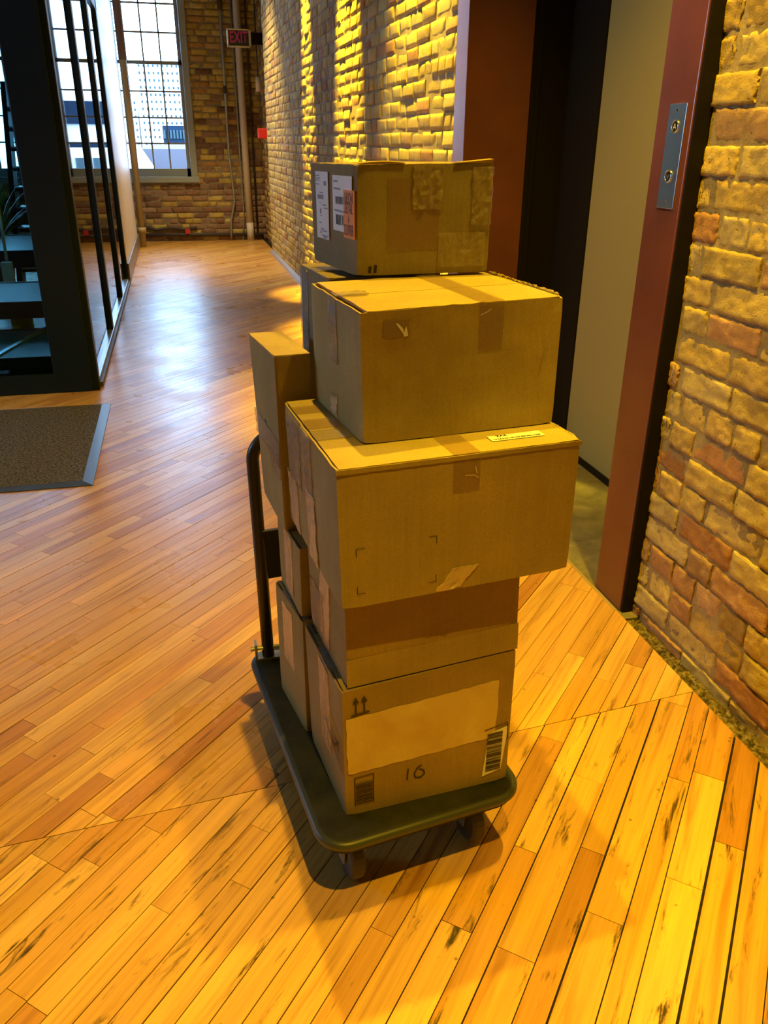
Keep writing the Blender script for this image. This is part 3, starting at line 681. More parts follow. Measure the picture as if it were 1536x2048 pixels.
text_on('letters', Fx, Fx.w/2, Fx.h/2+0.004, 0.185, 'EXIT', mat('dim_magenta_letters', (0.35, 0.02, 0.12), 0.4, emis=(0.5, 0.01, 0.10), estr=0.12), ex, off=0.002, stretch=0.62, bold=0.002)
s = MB(); s.box(x1, 1.350, yy+0.01, yy+0.06, 2.56, 2.70); s.build('wall_bracket', BLK, ex, bevel=0.003)

# ------------------------------------------------------------------ buildings outside
def building(name, label, cat, x0, x1, y0, y1, z0, z1, M, MW, rows, cols, wz=0.5, wx=0.5, frm=0.0):
    b = empty(name, (0.5*(x0+x1), y0, z0)); tag(b, label, cat)
    s = MB(); s.box(x0, x1, y0, y1, z0, z1); s.build('wall', M, b)
    ch = (z1-z0)/rows; cw = (x1-x0)/cols
    for i in range(rows):
        if z0+ch*(i+1) < 0.3*(y0<60)*-8 + 0.4*(y0>100): continue
        for j in range(cols):
            s = MB(); s.box(x0+cw*(j+0.5-wx/2), x0+cw*(j+0.5+wx/2), y0-0.25, y0+0.1, z0+ch*(i+0.5-wz/2), z0+ch*(i+0.5+wz/2)); s.build('window', MW, b)
    return b
BW = mat('white_concrete_far', (0.80, 0.80, 0.80), 0.8); BWIN = mat('blue_window_far', (0.03, 0.06, 0.07), 0.5, spec=0.2); BDK = mat('blue_facade_far', (0.006, 0.018, 0.038), 0.5, spec=0.1)
building('tower_block', 'tall pale tower block with rows of small windows outside the hall window', 'building', -3.9, 2.6, 150, 165, -20, 12.6, BW, BWIN, 32, 9, 0.35, 0.38)
building('tower_block', 'shorter pale tower block left of the tall one outside the window', 'building', -7.4, -4.6, 155, 165, -20, 7.5, BW, BWIN, 27, 4, 0.35, 0.38)
building('office_building', 'blue fronted building with white bands mirrored in the glass partition', 'building', 3.0, 9.8, 70, 80, -12, 4.6, BW, BDK, 6, 1, 0.55, 0.99)
building('shed_building', 'low white building with square windows mirrored low in the glass partition', 'building', 1.9, 7.5, 45, 52, -12, 1.0, BW, BWIN, 9, 7, 0.45, 0.5)
gh = building('greenhouse_building', 'blue glazed low building at the right edge of the window view', 'building', -0.6, 2.4, 110, 118, -12, 3.0, BDK, BWIN, 8, 8, 0.5, 0.6)
rf = empty('sloping_roof', (-0.5, 40, -8)); tag(rf, 'white sloping roof beside a grey parking surface below the window', 'roof')
s = MB(); s.hexa([(-6, 26, -8), (0.55, 26, -8), (-0.2, 44, -8), (-6, 44, -8), (-6, 26, -0.95), (0.55, 26, -0.95), (-1.4, 46, 1.1), (-6, 46, 1.1)]); s.build('roof_sheet', BW, rf)
GRD = mat('grey_ground_far', (0.07, 0.06, 0.07), 0.9); s = MB(); s.box(-160, 160, 16, 320, -13, -12); go = s.build('ground', GRD); tag(go, kind='structure')
s = MB(); s.box(-1.6, 1.85, 47, 100, -12, 1.0); pk = s.build('parking_deck', GRD); tag(pk, 'grey parking deck behind the white sloping roof', 'parking deck')

# ------------------------------------------------------------------ platform truck
TDECK = mat('dark_green_black_rubber_deck', (0.030, 0.036, 0.024), 0.7, spec=0.3); g = N(TDECK); v_ = g.coord(); tn = g.noise(v_, 14, 5, 0.65)
g.l(g.ramp(tn, [(0.35, (0.010, 0.013, 0.010)), (0.7, (0.035, 0.036, 0.022))]), g.b.inputs['Base Color']); g.l(g.bump(tn, 0.3, 0.004), g.b.inputs['Normal'])
BUMP = mat('rubber_bumper_edge', (0.045, 0.052, 0.045), 0.4)
HB = mat('black_enamel_tube', (0.014, 0.011, 0.009), 0.38)
FL = Vector((0.170, 1.128, 0)); BL = Vector((0.088, 1.815, 0)); FRt = Vector((0.592, 1.190, 0)); BR = FRt + BL - FL
tk = empty('platform_truck', (0.34, 1.47, 0)); tag(tk, 'black platform hand truck loaded with cardboard boxes on the wooden floor', 'hand truck')
def rounded(q, r, n=8):
    out = []
    for i in range(4):
        p0, p1, p2 = q[i-1], q[i], q[(i+1) % 4]; a = (p0-p1).normalized(); b = (p2-p1).normalized()
        c = p1 + (a+b)*r
        s0 = p1 + a*r; s1 = p1 + b*r
        for k in range(n+1):
            t = k/n*PI/2; out.append(c - b*r*math.cos(t) - a*r*math.sin(t))
    return out
def slab(pts, z0, z1, mb):
    k = len(mb.v); n = len(pts)
    for z in (z0, z1):
        for p in pts: mb.v.append((p.x, p.y, z))
    mb.f.append(tuple(k+i for i in reversed(range(n)))); mb.mi.append(0); mb.f.append(tuple(k+n+i for i in range(n))); mb.mi.append(0)
    for i in range(n): j = (i+1) % n; mb.f.append((k+i, k+j, k+n+j, k+n+i)); mb.mi.append(0)
quad = [FL, FRt, BR, BL]; outer = rounded(quad, 0.055)
s = MB(); slab(outer, 0.142, 0.178, s); s.build('deck', TDECK, tk, bevel=0.005, seg=3)
s = MB(); ring = [Vector((p.x, p.y, 0.166)) for p in outer]; ring.append(ring[0]); ring.append(ring[1]); s.tube(ring, 0.011, 10, cap=False); s.build('bumper', BUMP, tk, smooth=True)
ax = (FRt-FL).normalized(); ay = (BL-FL).normalized()
def caster(cx_, cy_, swivel):
    c_ = FL + ax*cx_ + ay*cy_
    w = MB(); n = 28; d = ax if not swivel else (ax*0.8+ay*0.6).normalized(); perp = Vector((-d.y, d.x, 0))
    prof = [(-0.016, 0.030), (-0.016, 0.050), (-0.010, 0.056), (0.010, 0.056), (0.016, 0.050), (0.016, 0.030)]
    for (o_, r_) in prof:
        for i in range(n): t = 2*PI*i/n; q = c_ + d*o_ + perp*(r_*math.cos(t)); w.v.append((q.x, q.y, 0.0565 + r_*math.sin(t)))
    for a in range(len(prof)-1):
        for i in range(n): j = (i+1) % n; w.f.append((a*n+i, a*n+j, (a+1)*n+j, (a+1)*n+i)); w.mi.append(0)
    w.f.append(tuple(reversed(range(n)))); w.mi.append(0); e = (len(prof)-1)*n; w.f.append(tuple(e+i for i in range(n))); w.mi.append(0)
    wo = w.build('caster', mat('grey_rubber_wheel', (0.06, 0.06, 0.055), 0.6), tk, smooth=False)
    f = MB()
    for sg in (-1, 1):
        a = c_ + d*(sg*0.024); b = c_ + d*(sg*0.020)
        f.hexa([(*(a-perp*0.018).xy, 0.045), (*(b-perp*0.018).xy, 0.045), (*(b+perp*0.018).xy, 0.045), (*(a+perp*0.018).xy, 0.045),
                (*(a-perp*0.03).xy, 0.142), (*(b-perp*0.03).xy, 0.142), (*(b+perp*0.03).xy, 0.142), (*(a+perp*0.03).xy, 0.142)])
    f.box(c_.x-0.035, c_.x+0.035, c_.y-0.035, c_.y+0.035, 0.128, 0.142); f.build('fork', GALV, wo)
for a, b, sw in ((0.075, 0.085, 0), (0.35, 0.085, 0), (0.075, 0.61, 1), (0.35, 0.61, 1)): caster(a, b, sw)
hp0 = Vector((0.1305, 1.785, 0.178)); hx = ax; W_ = 0.345; tz = 0.760; tr = 0.062
lean = Vector((-0.004, 0.068, 0)); pts = [hp0, hp0 + lean*0.5 + Vector((0, 0, 0.28)), hp0 + lean + Vector((0, 0, tz-0.178-tr))]
c1 = pts[-1] + hx*tr; pts += arc(c1, -hx, (0, 0, 1), tr, 0, PI/2, 10)[1:]
c2 = c1 + hx*(W_-2*tr); pts += arc(c2, (0, 0, 1), hx, tr, 0, PI/2, 10)
pts += [hp0 + hx*W_ + lean*0.5 + Vector((0, 0, 0.28)), hp0 + hx*W_]
s = MB(); s.tube(pts, 0.0155, 18); s.build('handle', HB, tk, smooth=True)
s = MB(); q0 = hp0 + lean*0.5; 
s.hexa([(*(q0+ay*-0.006).xy, 0.39), (*(q0+ax*W_+ay*-0.006).xy, 0.39), (*(q0+ax*W_+ay*0.006).xy, 0.39), (*(q0+ay*0.006).xy, 0.39), (*(q0+ay*-0.006).xy, 0.525), (*(q0+ax*W_+ay*-0.006).xy, 0.525), (*(q0+ax*W_+ay*0.006).xy, 0.525), (*(q0+ay*0.006).xy, 0.525)])
s.build('cross_panel', HB, tk, bevel=0.002)
for k_ in (0, W_):
    q = hp0 + ax*k_; s = MB(); s.box(q.x-0.030, q.x+0.030, q.y-0.016, q.y+0.016, 0.178, 0.184); s.box(q.x-0.034, q.x-0.028, q.y-0.014, q.y+0.014, 0.178, 0.225); s.tube([(q.x-0.045, q.y, 0.207), (q.x+0.03, q.y, 0.207)], 0.006, 10); s.build('handle_bracket', GALV, tk)

# ------------------------------------------------------------------ cardboard boxes
class Box: pass
def cardboard_box(label, Nb, Rb, Lb, Nt, Rt, Lt, M, seed, seam='u', flap_gap=0.004, rim=0.0035, group=None, lift=0.0, rag=0.0018):
    """N near corner, R along the front to the right, L back along the left side (b bottom, t top)"""
    Nb, Rb, Lb, Nt, Rt, Lt = map(Vector, (Nb, Rb, Lb, Nt, Rt, Lt)); Kb = Rb+Lb-Nb; Kt = Rt+Lt-Nt
    B = Box(); rt_ = empty('cardboard_box', (Nb+Kb)/2); tag(rt_, label, 'box', group); B.root = rt_
    R = random.Random(seed)
    # body: four walls with slightly bulging sides and ragged creases, closed bottom, recessed top
    V = []; F_ = []
    n = 14; corners_b = [Nb, Rb, Kb, Lb]; corners_t = [Nt, Rt, Kt, Lt]; cen = (Nt+Kt+Nb+Kb)/4
    loop = []; 
    for e in range(4):
        for i in range(n): loop.append((e, i/n))
    rows = 9; m_ = len(loop)
    for j in range(rows+1):
        v = j/rows
        for (e, u) in loop:
            p = corners_b[e].lerp(corners_b[(e+1) % 4], u).lerp(corners_t[e].lerp(corners_t[(e+1) % 4], u), v)
            ed_ = (corners_b[(e+1) % 4]-corners_b[e]).normalized(); out = Vector((ed_.y, -ed_.x, 0))
            bul = math.sin(PI*u)*math.sin(PI*v)*BULGE + 0.0004*noise.noise(p*18+Vector((seed, 0, 0)))*math.sin(PI*u)
            zr = rag*noise.noise(p*45+Vector((seed, 3, 0))) if j == rows else 0
            if u == 0:
                p = p + (cen-p).normalized()*0.0022 * (1.6 if j in (0, rows) else 1) ; p.z = p.z
            V.append(tuple(p + out*bul + Vector((0, 0, zr))))
    for j in range(rows):
        for i in range(m_):
            a = j*m_+i; b = j*m_+(i+1) % m_; F_.append((a, b, b+m_, a+m_))
    F_.append(tuple(reversed(range(m_))))
    # inner rim going down
    base = len(V)
    for q in range(2):
        for i in range(m_):
            p = Vector(V[rows*m_+i]); c_ = Vector((cen.x, cen.y, p.z)); d = (c_-p); e, u = loop[i]
            ed_ = (corners_b[(e+1) % 4]-corners_b[e]).normalized(); inn = Vector((-ed_.y, ed_.x, 0))
            if u == 0:
                e2 = (corners_b[e]-corners_b[e-1]).normalized(); inn = inn + Vector((-e2.y, e2.x, 0))
            V.append(tuple(p + inn*rim + Vector((0, 0, -0.008*q))))
    for i in range(m_):
        a = rows*m_+i; b = rows*m_+(i+1) % m_; c_ = base+i; d = base+(i+1) % m_; F_.append((a, b, d, c_)); F_.append((c_, d, d+m_, c_+m_))
    F_.append(tuple(base+m_+i for i in range(m_)))
    me = bpy.data.meshes.new('body'); me.from_pydata(V, [], F_); me.update(); B.body = link('body', me, [M], rt_)
    B.front = Face(Nb, Rb, Rt, Nt); B.left = Face(Lb, Nb, Nt, Lt); B.top = Face(Nt, Rt, Kt, Lt)
    # flaps
    T = B.top; gu = flap_gap/T.w; gv = flap_gap/T.h
    def flap(a0, a1, b0, b1, k):
        mb = MB(); nu_, nv_ = 16, 8
        for lay in (0, 1):
            for j in range(nv_+1):
                for i in range(nu_+1):
                    a = a0+(a1-a0)*i/nu_; b = b0+(b1-b0)*j/nv_
                    jx = noise.noise(Vector((a*30, b*30, seed+k)))*0.0016
                    if i in (0, nu_): a += jx/T.w
                    if j in (0, nv_): b += noise.noise(Vector((a*60, b*30, seed-k)))*0.0012/T.h
                    q = T.p(a, b, (0.0006 + lift*math.sin(PI*min(1, i/nu_))*0.0 + 0.0010*noise.noise(Vector((a*5, b*5, seed)))) if lay == 0 else -0.0042); mb.v.append(tuple(q))
        w = nu_+1; o_ = w*(nv_+1)
        for j in range(nv_):
            for i in range(nu_):
                q = j*w+i; mb.f.append((q, q+1, q+w+1, q+w)); mb.mi.append(0); mb.f.append((o_+q, o_+q+w, o_+q+w+1, o_+q+1)); mb.mi.append(0)
        for i in range(nu_):
            mb.f.append((i, o_+i, o_+i+1, i+1)); mb.mi.append(1); q = nv_*w+i; mb.f.append((q, q+1, o_+q+1, o_+q)); mb.mi.append(1)
        for j in range(nv_):
            q = j*w; mb.f.append((q, q+w, o_+q+w, o_+q)); mb.mi.append(1); q = j*w+nu_; mb.f.append((q, o_+q, o_+q+w, q+w)); mb.mi.append(1)
        return mb.build('flap', [M, FLUTE], rt_)
    ru, rv = rim/T.w*0.3, rim/T.h*0.3
    if seam == 'u':
        flap(gu*1.6, 1-gu, rv, 0.5-0.0012/T.h, 1); flap(gu*1.6, 1-gu, 0.5+0.0012/T.h, 1-rv, 2)
    elif seam == 'none':
        flap(ru, 1-ru, rv, 1-rv, 1)
    elif seam == 'v':
        flap(ru, 0.5-0.0012/T.w, gv, 1-gv, 1); flap(0.5+0.0012/T.w, 1-ru, gv, 1-gv, 2)
    return B
def barcode(name, F, x0, x1, y0, y1, M, parent, seed, vertical=True, off=0.0026):
    R = random.Random(seed); mb = MB()
    a, b = (x0, x1) if vertical else (y0, y1); t = a
    while t < b:
        w = R.choice((0.0008, 0.0014, 0.0022, 0.003)); e = min(t+w, b)
        if vertical: q = ((t, y0), (e, y0), (e, y1), (t, y1))
        else: q = ((x0, t), (x1, t), (x1, e), (x0, e))
        mb.quad(*[F.p(c[0]/F.w, c[1]/F.h, off) for c in q]); t = e + R.choice((0.0008, 0.0014, 0.002))
    return mb.build(name, M, parent)

# --- bottom front box
E_ = cardboard_box('bottom front cardboard box with two printed upward arrows and a handwritten number',
    (0.220, 1.197, 0.179), (0.572, 1.226, 0.179), (0.190, 1.450, 0.179), (0.215, 1.198, 0.478), (0.584, 1.257, 0.478), (0.184, 1.452, 0.478), CARD3, 1, seam='u')
F = E_.front; w, h = F.w, F.h
patch('paper_patch', F, 0.02, 0.90, 0.36, 0.80, KRAFT, E_.root, nu=24, nv=8, wob=0.0005, skew=(0, 0.02), jag=0.004, seed=2)
strokes('up_arrows', F, [[(0.017, h-0.056), (0.051, h-0.054)], [(0.026, h-0.052), (0.026, h-0.025)], [(0.042, h-0.051), (0.042, h-0.024)]], 0.0035, INK, E_.root)
s = MB()
for ax_ in (0.026, 0.042):
    s.quad(*[F.p(x/w, y/h, 0.002) for x, y in ((ax_-0.0065, h-0.029), (ax_+0.0065, h-0.029), (ax_+0.0003, h-0.016), (ax_-0.0003, h-0.016))])
s.build('arrow_heads', INK, E_.root)
strokes('handwritten_number', F, [[(0.128, 0.058), (0.130, 0.084)], [(0.158, 0.086), (0.149, 0.080), (0.143, 0.068), (0.146, 0.058), (0.157, 0.056), (0.165, 0.063), (0.163, 0.072), (0.154, 0.077)]], 0.003, INK, E_.root)
strokes('label_frame', F, [[(0.020, 0.024), (0.020, 0.092), (0.058, 0.094), (0.058, 0.024)]], 0.002, INK, E_.root)
barcode('barcode', F, 0.022, 0.056, 0.026, 0.080, INK, E_.root, 4, vertical=False)
patch('barcode_label', F, 0.845, 0.965, 0.08, 0.42, PAPER, E_.root, off=0.0020, skew=(0.03, 0.03))
barcode('barcode', F, 0.300, 0.334, 0.030, 0.122, INK, E_.root, 6, vertical=False, off=0.0032)
strokes('label_frame', F, [[(0.293, 0.131), (0.344, 0.139), (0.346, 0.100)]], 0.002, INK, E_.root, off=0.0026)
L = E_.left
patch('tape_strip', L, 0.42, 0.68, 0.30, 0.97, TAPE_PALE, E_.root, nu=8, nv=16, wob=0.0015, jag=0.008, seed=5)
patch('tape_strip', L, 0.60, 0.97, 0.38, 0.66, TAPE_BROWN, E_.root, nu=6, nv=4, wob=0.0006, skew=(0, -0.1), seed=7)
strokes('curved_arrow_mark', L, [[(0.145, 0.165), (0.165, 0.150), (0.185, 0.138), (0.205, 0.140), (0.220, 0.158)], [(0.205, 0.162), (0.222, 0.160), (0.226, 0.142)]], 0.0045, INK, E_.root, off=0.003)
patch('tape_strip', E_.top, 0.0, 0.12, 0.30, 0.60, TAPE_CLEAR, E_.root, nu=6, nv=10, wob=0.0012, off=0.0022, jag=0.006, seed=8)
T = E_.top; strokes('corner_bracket_mark', T, [[(0.030, T.h-0.018), (0.012, T.h-0.018), (0.012, T.h-0.050), (0.024, T.h-0.050)]], 0.003, INK, E_.root, off=0.0022)

# --- bottom rear box
I_ = cardboard_box('bottom rear cardboard box taped on its left side, beside the truck handle',
    (0.182, 1.464, 0.179), (0.500, 1.512, 0.179), (0.146, 1.655, 0.179), (0.181, 1.464, 0.474), (0.500, 1.516, 0.474), (0.145, 1.650, 0.474), CARD, 11, seam='u')
patch('tape_strip', I_.left, 0.30, 0.66, 0.42, 0.93, TAPE_PALE, I_.root, nu=7, nv=14, wob=0.0014, jag=0.008, seed=12)
patch('tape_strip', I_.top, 0.0, 0.20, 0.28, 0.75, TAPE_CLEAR, I_.root, nu=6, nv=10, wob=0.0012, off=0.0022, jag=0.006, seed=13)

# --- second layer front
D_ = cardboard_box('plain cardboard box second from the bottom at the front, under the wide overhanging box',
    (0.228, 1.206, 0.4825), (0.584, 1.258, 0.4825), (0.200, 1.462, 0.4825), (0.224, 1.208, 0.679), (0.579, 1.262, 0.679), (0.197, 1.460, 0.679), CARD3, 21, seam='u')
patch('tape_strip', D_.left, 0.36, 0.62, 0.03, 0.97, TAPE_PALE, D_.root, nu=8, nv=14, wob=0.002, jag=0.01, skew=(0.10, 0), seed=22)
patch('tape_strip', D_.left, 0.10, 0.44, 0.05, 0.60, TAPE_CLEAR, D_.root, nu=8, nv=10, wob=0.002, jag=0.01, off=0.0022, seed=23)
patch('lit_bottom_band', D_.front, 0.0, 1.0, 0.0, 0.30, CARD, D_.root, off=0.0010, th=0.0006, nu=20, wob=0.0003)  # paler sheet paints the lit strip below the wide box's shadow
# --- second layer rear
H_ = cardboard_box('cardboard box second from the bottom at the rear, beside the handle cross panel',
    (0.182, 1.472, 0.479), (0.500, 1.520, 0.479), (0.160, 1.660, 0.479), (0.182, 1.472, 0.642), (0.500, 1.520, 0.642), (0.158, 1.660, 0.642), CARD, 31, seam='u')
patch('tape_strip', H_.left, 0.36, 0.70, 0.10, 0.98, TAPE_PALE, H_.root, nu=6, nv=10, wob=0.0014, jag=0.008, seed=32)

# --- wide box
C_ = cardboard_box('wide cardboard box with printed corner brackets overhanging the middle of the stack',
    (0.211, 1.157, 0.681), (0.650, 1.211, 0.681), (0.180, 1.545, 0.681), (0.205, 1.159, 0.934), (0.647, 1.209, 0.934), (0.172, 1.540, 0.934), CARD2, 41, seam='u', rag=0.004)
F = C_.front; w, h = F.w, F.h
patch('tape_strip', F, 0.455, 0.565, 0.735, 1.0, TAPE_BROWN, C_.root, nu=4, nv=8, wob=0.0004, seed=42)
patch('tape_strip', C_.top, 0.455, 0.565, 0.0, 0.25, TAPE_BROWN, C_.root, nu=4, nv=4, off=0.0022, seed=43)
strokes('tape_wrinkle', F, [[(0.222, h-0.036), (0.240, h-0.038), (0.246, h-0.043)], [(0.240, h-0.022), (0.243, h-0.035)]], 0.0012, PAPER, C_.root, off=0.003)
patch('torn_tape', F, 0.425, 0.535, 0.015, 0.175, TAPE_PALE, C_.root, nu=6, nv=6, wob=0.003, skew=(0.07, 0), jag=0.008, seed=44)
br = 0.014
strokes('corner_bracket_marks', F, [[(0.029, h*0.44-br), (0.029, h*0.44), (0.029+br*1.1, h*0.44)], [(0.173-br, h*0.445), (0.173, h*0.445), (0.173, h*0.445-br)],
        [(0.029, h*0.105+br), (0.029, h*0.105), (0.029+br, h*0.105)], [(0.173-br, h*0.095), (0.173, h*0.095), (0.173, h*0.095+br)]], 0.0012, INK, C_.root)
patch('crease_strip', F, 0.0, 1.0, 0.966, 0.998, CARD2, C_.root, off=0.0022, nu=30, nv=1, wob=0.0006, jag=0.001, seed=45)
L = C_.left
patch('tape_strip', L, 0.40, 0.58, 0.35, 1.0, TAPE_CLEAR, C_.root, nu=8, nv=18, wob=0.003, jag=0.01, seed=46)
patch('tape_strip', L, 0.44, 0.60, 0.0, 0.55, TAPE_PALE, C_.root, nu=7, nv=16, wob=0.002, jag=0.012, off=0.002, seed=47)
patch('tape_strip', L, 0.08, 0.34, 0.45, 0.98, TAPE_CLEAR, C_.root, nu=9, nv=12, wob=0.003, jag=0.01, seed=48)
patch('tape_strip', L, 0.0, 0.22, 0.0, 0.45, TAPE_PALE, C_.root, nu=6, nv=10, wob=0.002, jag=0.01, seed=49)
T = C_.top
for b0, b1, cl in ((0.76, 0.88, TAPE_BROWN), (0.52, 0.66, TAPE_BROWN), (0.36, 0.49, TAPE_CLEAR)):
    patch('tape_strip', T, 0.012, 0.22, b0, b1, cl, C_.root, off=0.0026, nu=8, nv=3, wob=0.0004, seed=50)
patch('shipping_label', T, 0.655, 0.885, 0.098, 0.165, PAPER, C_.root, off=0.0022, th=0.0004)
text_on('label_text', T, T.w*0.715, T.h*0.152, 0.011, 'ZAA', INK, C_.root, off=0.0026, flip=False, bold=0.0003)
barcode('label_print', T, T.w*0.665, T.w*0.87, T.h*0.107, T.h*0.122, INK, C_.root, 51, off=0.0026)

# --- standing box at the rear left
F_ = cardboard_box('tall narrow cardboard box standing on end at the rear left above the handle',
    (0.1649, 1.560, 0.6435), (0.236, 1.566, 0.6435), (0.144, 1.785, 0.6435), (0.1603, 1.564, 1.020), (0.233, 1.570, 1.020), (0.1301, 1.782, 1.020), CARD2, 61, seam='none')
L = F_.left
patch('tape_strip', L, 0.0, 1.0, 0.40, 0.545, TAPE_CLEAR, F_.root, nu=16, nv=7, wob=0.0022, jag=0.006, seed=62, skew=(0, -0.03))
patch('tape_strip', L, 0.62, 0.98, 0.30, 0.42, TAPE_CLEAR, F_.root, nu=8, nv=5, wob=0.0022, jag=0.006, seed=63)
patch('label_scrap', L, 0.43, 0.50, 0.55, 0.562, INK, F_.root)

# --- upper middle box
B_ = cardboard_box('cardboard box with a small torn sticker directly under the topmost box',
    (0.272, 1.260, 0.9365), (0.635, 1.301, 0.9365), (0.2370, 1.550, 0.9365), (0.266, 1.261, 1.156), (0.650, 1.335, 1.156), (0.2350, 1.565, 1.156), CARD2, 71, seam='u', flap_gap=0.009, rag=0.003)
F = B_.front; w, h = F.w, F.h
patch('tape_strip', F, 0.565, 0.685, 0.665, 1.0, TAPE_BROWN, B_.root, nu=4, nv=6, wob=0.0004, seed=72)
patch('tape_strip', B_.top, 0.565, 0.685, 0.0, 1.0, TAPE_BROWN, B_.root, nu=4, nv=10, off=0.0024, seed=73)
patch('torn_sticker', F, 0.105, 0.225, 0.80, 0.925, mat('faded_brown_sticker', (0.24, 0.17, 0.10), 0.6), B_.root, nu=6, nv=4, jag=0.006, seed=74)
s = MB(); s.quad(*[F.p(a, b, 0.0022) for a, b in ((0.160, 0.905), (0.200, 0.81), (0.195, 0.86), (0.172, 0.90))]); s.quad(*[F.p(a, b, 0.0022) for a, b in ((0.195, 0.80), (0.218, 0.805), (0.210, 0.875), (0.203, 0.86))]); s.build('sticker_scrap', PAPER, B_.root)
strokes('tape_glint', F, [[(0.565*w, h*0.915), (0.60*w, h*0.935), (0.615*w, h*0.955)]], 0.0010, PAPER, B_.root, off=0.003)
strokes('scuff_mark', F, [[(0.905*w, h*0.52), (0.915*w, h*0.60), (0.925*w, h*0.61)], [(0.892*w, h*0.44), (0.905*w, h*0.50), (0.90*w, h*0.53)]], 0.0014, CARD3, B_.root)
L = B_.left
patch('tape_strip', L, 0.42, 0.58, 0.48, 1.0, TAPE_CLEAR, B_.root, nu=7, nv=14, wob=0.0022, jag=0.006, seed=75)
patch('tape_strip', B_.top, 0.0, 0.16, 0.44, 0.56, TAPE_CLEAR, B_.root, nu=7, nv=4, wob=0.0022, jag=0.008, off=0.0030, seed=76)
patch('tape_strip', L, 0.40, 0.52, 0.03, 0.20, TAPE_PALE, B_.root, nu=5, nv=6, wob=0.0012, jag=0.02, seed=77)
# ragged torn paper fringe on the back right rim
R = random.Random(4); s = MB(); K = B_.top
pv = None
for i in range(60):
    t = i/59; b = 0.05 + 0.93*t; p = K.p(0.995, b, 0.001); q = p + Vector((R.uniform(-0.002, 0.003), R.uniform(-0.001, 0.001), 0.0015+0.0045*abs(noise.noise(Vector((t*14, 3, 1))))+R.uniform(0.0, 0.0012)))
    if pv: s.quad(pv[0], p, q, pv[1])
    pv = (p, q)
fr = s.build('torn_rim', CARD2, B_.root); sm_ = fr.modifiers.new('thick', 'SOLIDIFY'); sm_.thickness = 0.0012

# --- box behind, standing
G_ = cardboard_box('cardboard box behind the upper boxes with three short black marks on its left side',
    (0.2750, 1.600, 0.6435), (0.520, 1.640, 0.6435), (0.2500, 1.820, 0.6435), (0.2780, 1.608, 1.1565), (0.520, 1.645, 1.1565), (0.2540, 1.822, 1.1565), CARD4, 81, seam='v')
L = G_.left
strokes('printed_marks', L, [[(0.148+0.007*i, L.h-0.034+0.002*i), (0.148+0.007*i, L.h-0.062)] for i in range(3)], 0.0022, INK, G_.root, off=0.003)
patch('tape_strip', L, 0.02, 0.30, 0.40, 0.99, TAPE_CLEAR, G_.root, nu=7, nv=16, wob=0.002, jag=0.006, seed=82)
patch('tape_strip', G_.top, 0.0, 0.25, 0.42, 0.66, TAPE_CLEAR, G_.root, nu=5, nv=4, wob=0.002, off=0.0022, seed=83)

# --- topmost box
A_ = cardboard_box('topmost cardboard box with white shipping labels and an orange sticker on its left side',
    (0.3319, 1.5913, 1.1625), (0.6065, 1.605, 1.1625), (0.2747, 1.7666, 1.1740), (0.3333, 1.5960, 1.361), (0.6100, 1.612, 1.364), (0.2735, 1.7780, 1.360), CARD4, 91, seam='u', flap_gap=0.005)
L = A_.left; w, h = L.w, L.h
patch('shipping_label', L, 0.155, 0.43, 0.26, 0.925, PAPER, A_.root, off=0.0030, th=0.0008)
patch('shipping_label', L, 0.53, 0.93, 0.38, 0.90, PAPER, A_.root, off=0.0030, th=0.0008)
patch('orange_sticker', L, 0.77, 0.985, 0.335, 0.775, PAPER_OR, A_.root, off=0.0044, th=0.0010)
lines = []
R = random.Random(3)
for (y, x0, x1) in ((0.885, .17, .25), (0.86, .17, .27), (0.84, .17, .25), (0.80, .17, .24), (0.72, .25, .33), (0.62, .24, .26), (0.60, .30, .38), (0.57, .34, .42), (0.49, .25, .28), (0.42, .22, .28), (0.36, .25, .33), (0.34, .25, .39), (0.32, .23, .28), (0.295, .27, .42)):
    x = x0
    while x < x1:
        e = x + R.uniform(0.01, 0.03); lines.append([(x*w, y*h), (min(e, x1)*w, y*h)]); x = e+0.008
strokes('label_print', L, lines, 0.0022, INK_GREY, A_.root, off=0.0036)
s = MB()
for (a0, a1, b0, b1) in ((0.20, 0.33, 0.655, 0.70), (0.34, 0.40, 0.79, 0.835), (0.24, 0.27, 0.51, 0.56), (0.30, 0.39, 0.27, 0.285)):
    s.quad(*[L.p(a, b, 0.0036) for a, b in ((a0, b0), (a1, b0), (a1, b1), (a0, b1))])
s.build('label_print', INK_GREY, A_.root)
barcode('barcode', L, 0.60*w, 0.765*w, 0.635*h, 0.705*h, INK, A_.root, 92, off=0.0038)
barcode('barcode', L, 0.60*w, 0.765*w, 0.44*h, 0.535*h, INK, A_.root, 93, off=0.0038)
strokes('label_print', L, [[(0.56*w, 0.845*h), (0.65*w, 0.845*h)], [(0.56*w, 0.78*h), (0.70*w, 0.775*h)], [(0.57*w, 0.575*h), (0.76*w, 0.568*h)]], 0.003, INK_GREY, A_.root, off=0.0036)
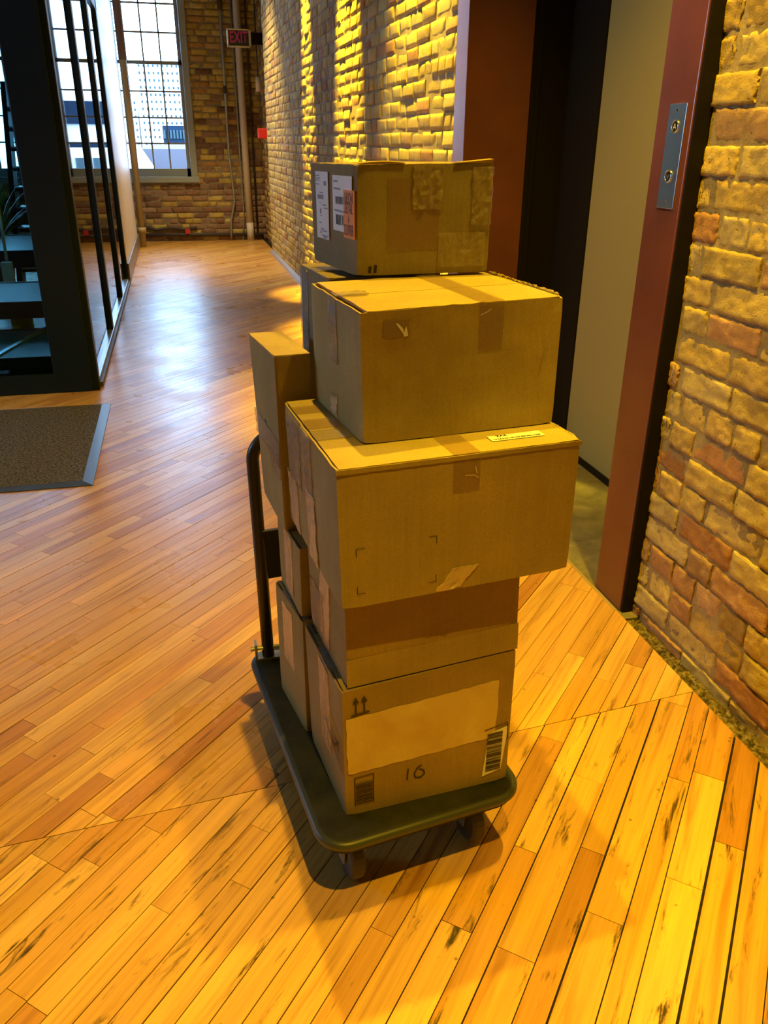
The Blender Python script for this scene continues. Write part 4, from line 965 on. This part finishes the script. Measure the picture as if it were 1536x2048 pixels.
for (y, tx, sz, stt) in ((0.70, 'ULION', 0.026, 0.40), (0.605, 'DETAIL', 0.026, 0.36), (0.505, '\u00c0', 0.018, 0.5), (0.405, 'OUVRIR', 0.028, 0.35)):
    text_on('sticker_text', L, 0.877*w, y*h, sz, tx, INK, A_.root, off=0.0048, stretch=stt)
F = A_.front; w, h = F.w, F.h
patch('tape_strip', F, 0.40, 0.62, 0.60, 0.99, TAPE_CLEAR, A_.root, nu=9, nv=9, wob=0.0026, jag=0.006, seed=94)
patch('tape_strip', F, 0.84, 0.995, 0.45, 0.97, TAPE_CLEAR, A_.root, nu=7, nv=10, wob=0.0026, jag=0.006, seed=95)
patch('tape_strip', F, 0.60, 0.96, 0.06, 0.38, TAPE_CLEAR, A_.root, nu=8, nv=8, wob=0.0012, jag=0.004, seed=96)
patch('tape_strip', F, 0.22, 0.60, 0.24, 0.88, TAPE_BROWN, A_.root, nu=4, nv=8, seed=97)
strokes('bottom_stain', F, [[(0.09*w, 0.03*h), (0.095*w, 0.08*h)], [(0.13*w, 0.03*h), (0.135*w, 0.09*h)]], 0.006, SLIT, A_.root)
# curled flap edges along the top front
s = MB(); pv = None
for i in range(25):
    t = i/24; p = A_.top.p(0.02+0.32*t, 0.0, 0.001); q = p + Vector((0, -0.002, 0.001+0.0035*math.sin(PI*t)**0.6)); q2 = q + Vector((0, 0.02, 0.001))
    if pv: s.quad(pv[0], p, q, pv[1]); s.quad(pv[1], q, q2, pv[2])
    pv = (p, q, q2)
o = s.build('lifted_flap_edge', CARD3, A_.root); o.modifiers.new('t', 'SOLIDIFY').thickness = 0.0012
s = MB(); pv = None
for i in range(25):
    t = i/24; p = A_.top.p(0.70+0.29*t, 0.0, 0.001); q = p + Vector((0, -0.002, 0.0005+0.006*t)); q2 = q + Vector((0, 0.02, 0.001))
    if pv: s.quad(pv[0], p, q, pv[1]); s.quad(pv[1], q, q2, pv[2])
    pv = (p, q, q2)
o = s.build('lifted_flap_edge', CARD3, A_.root); o.modifiers.new('t', 'SOLIDIFY').thickness = 0.0012
bpy.context.view_layer.update()
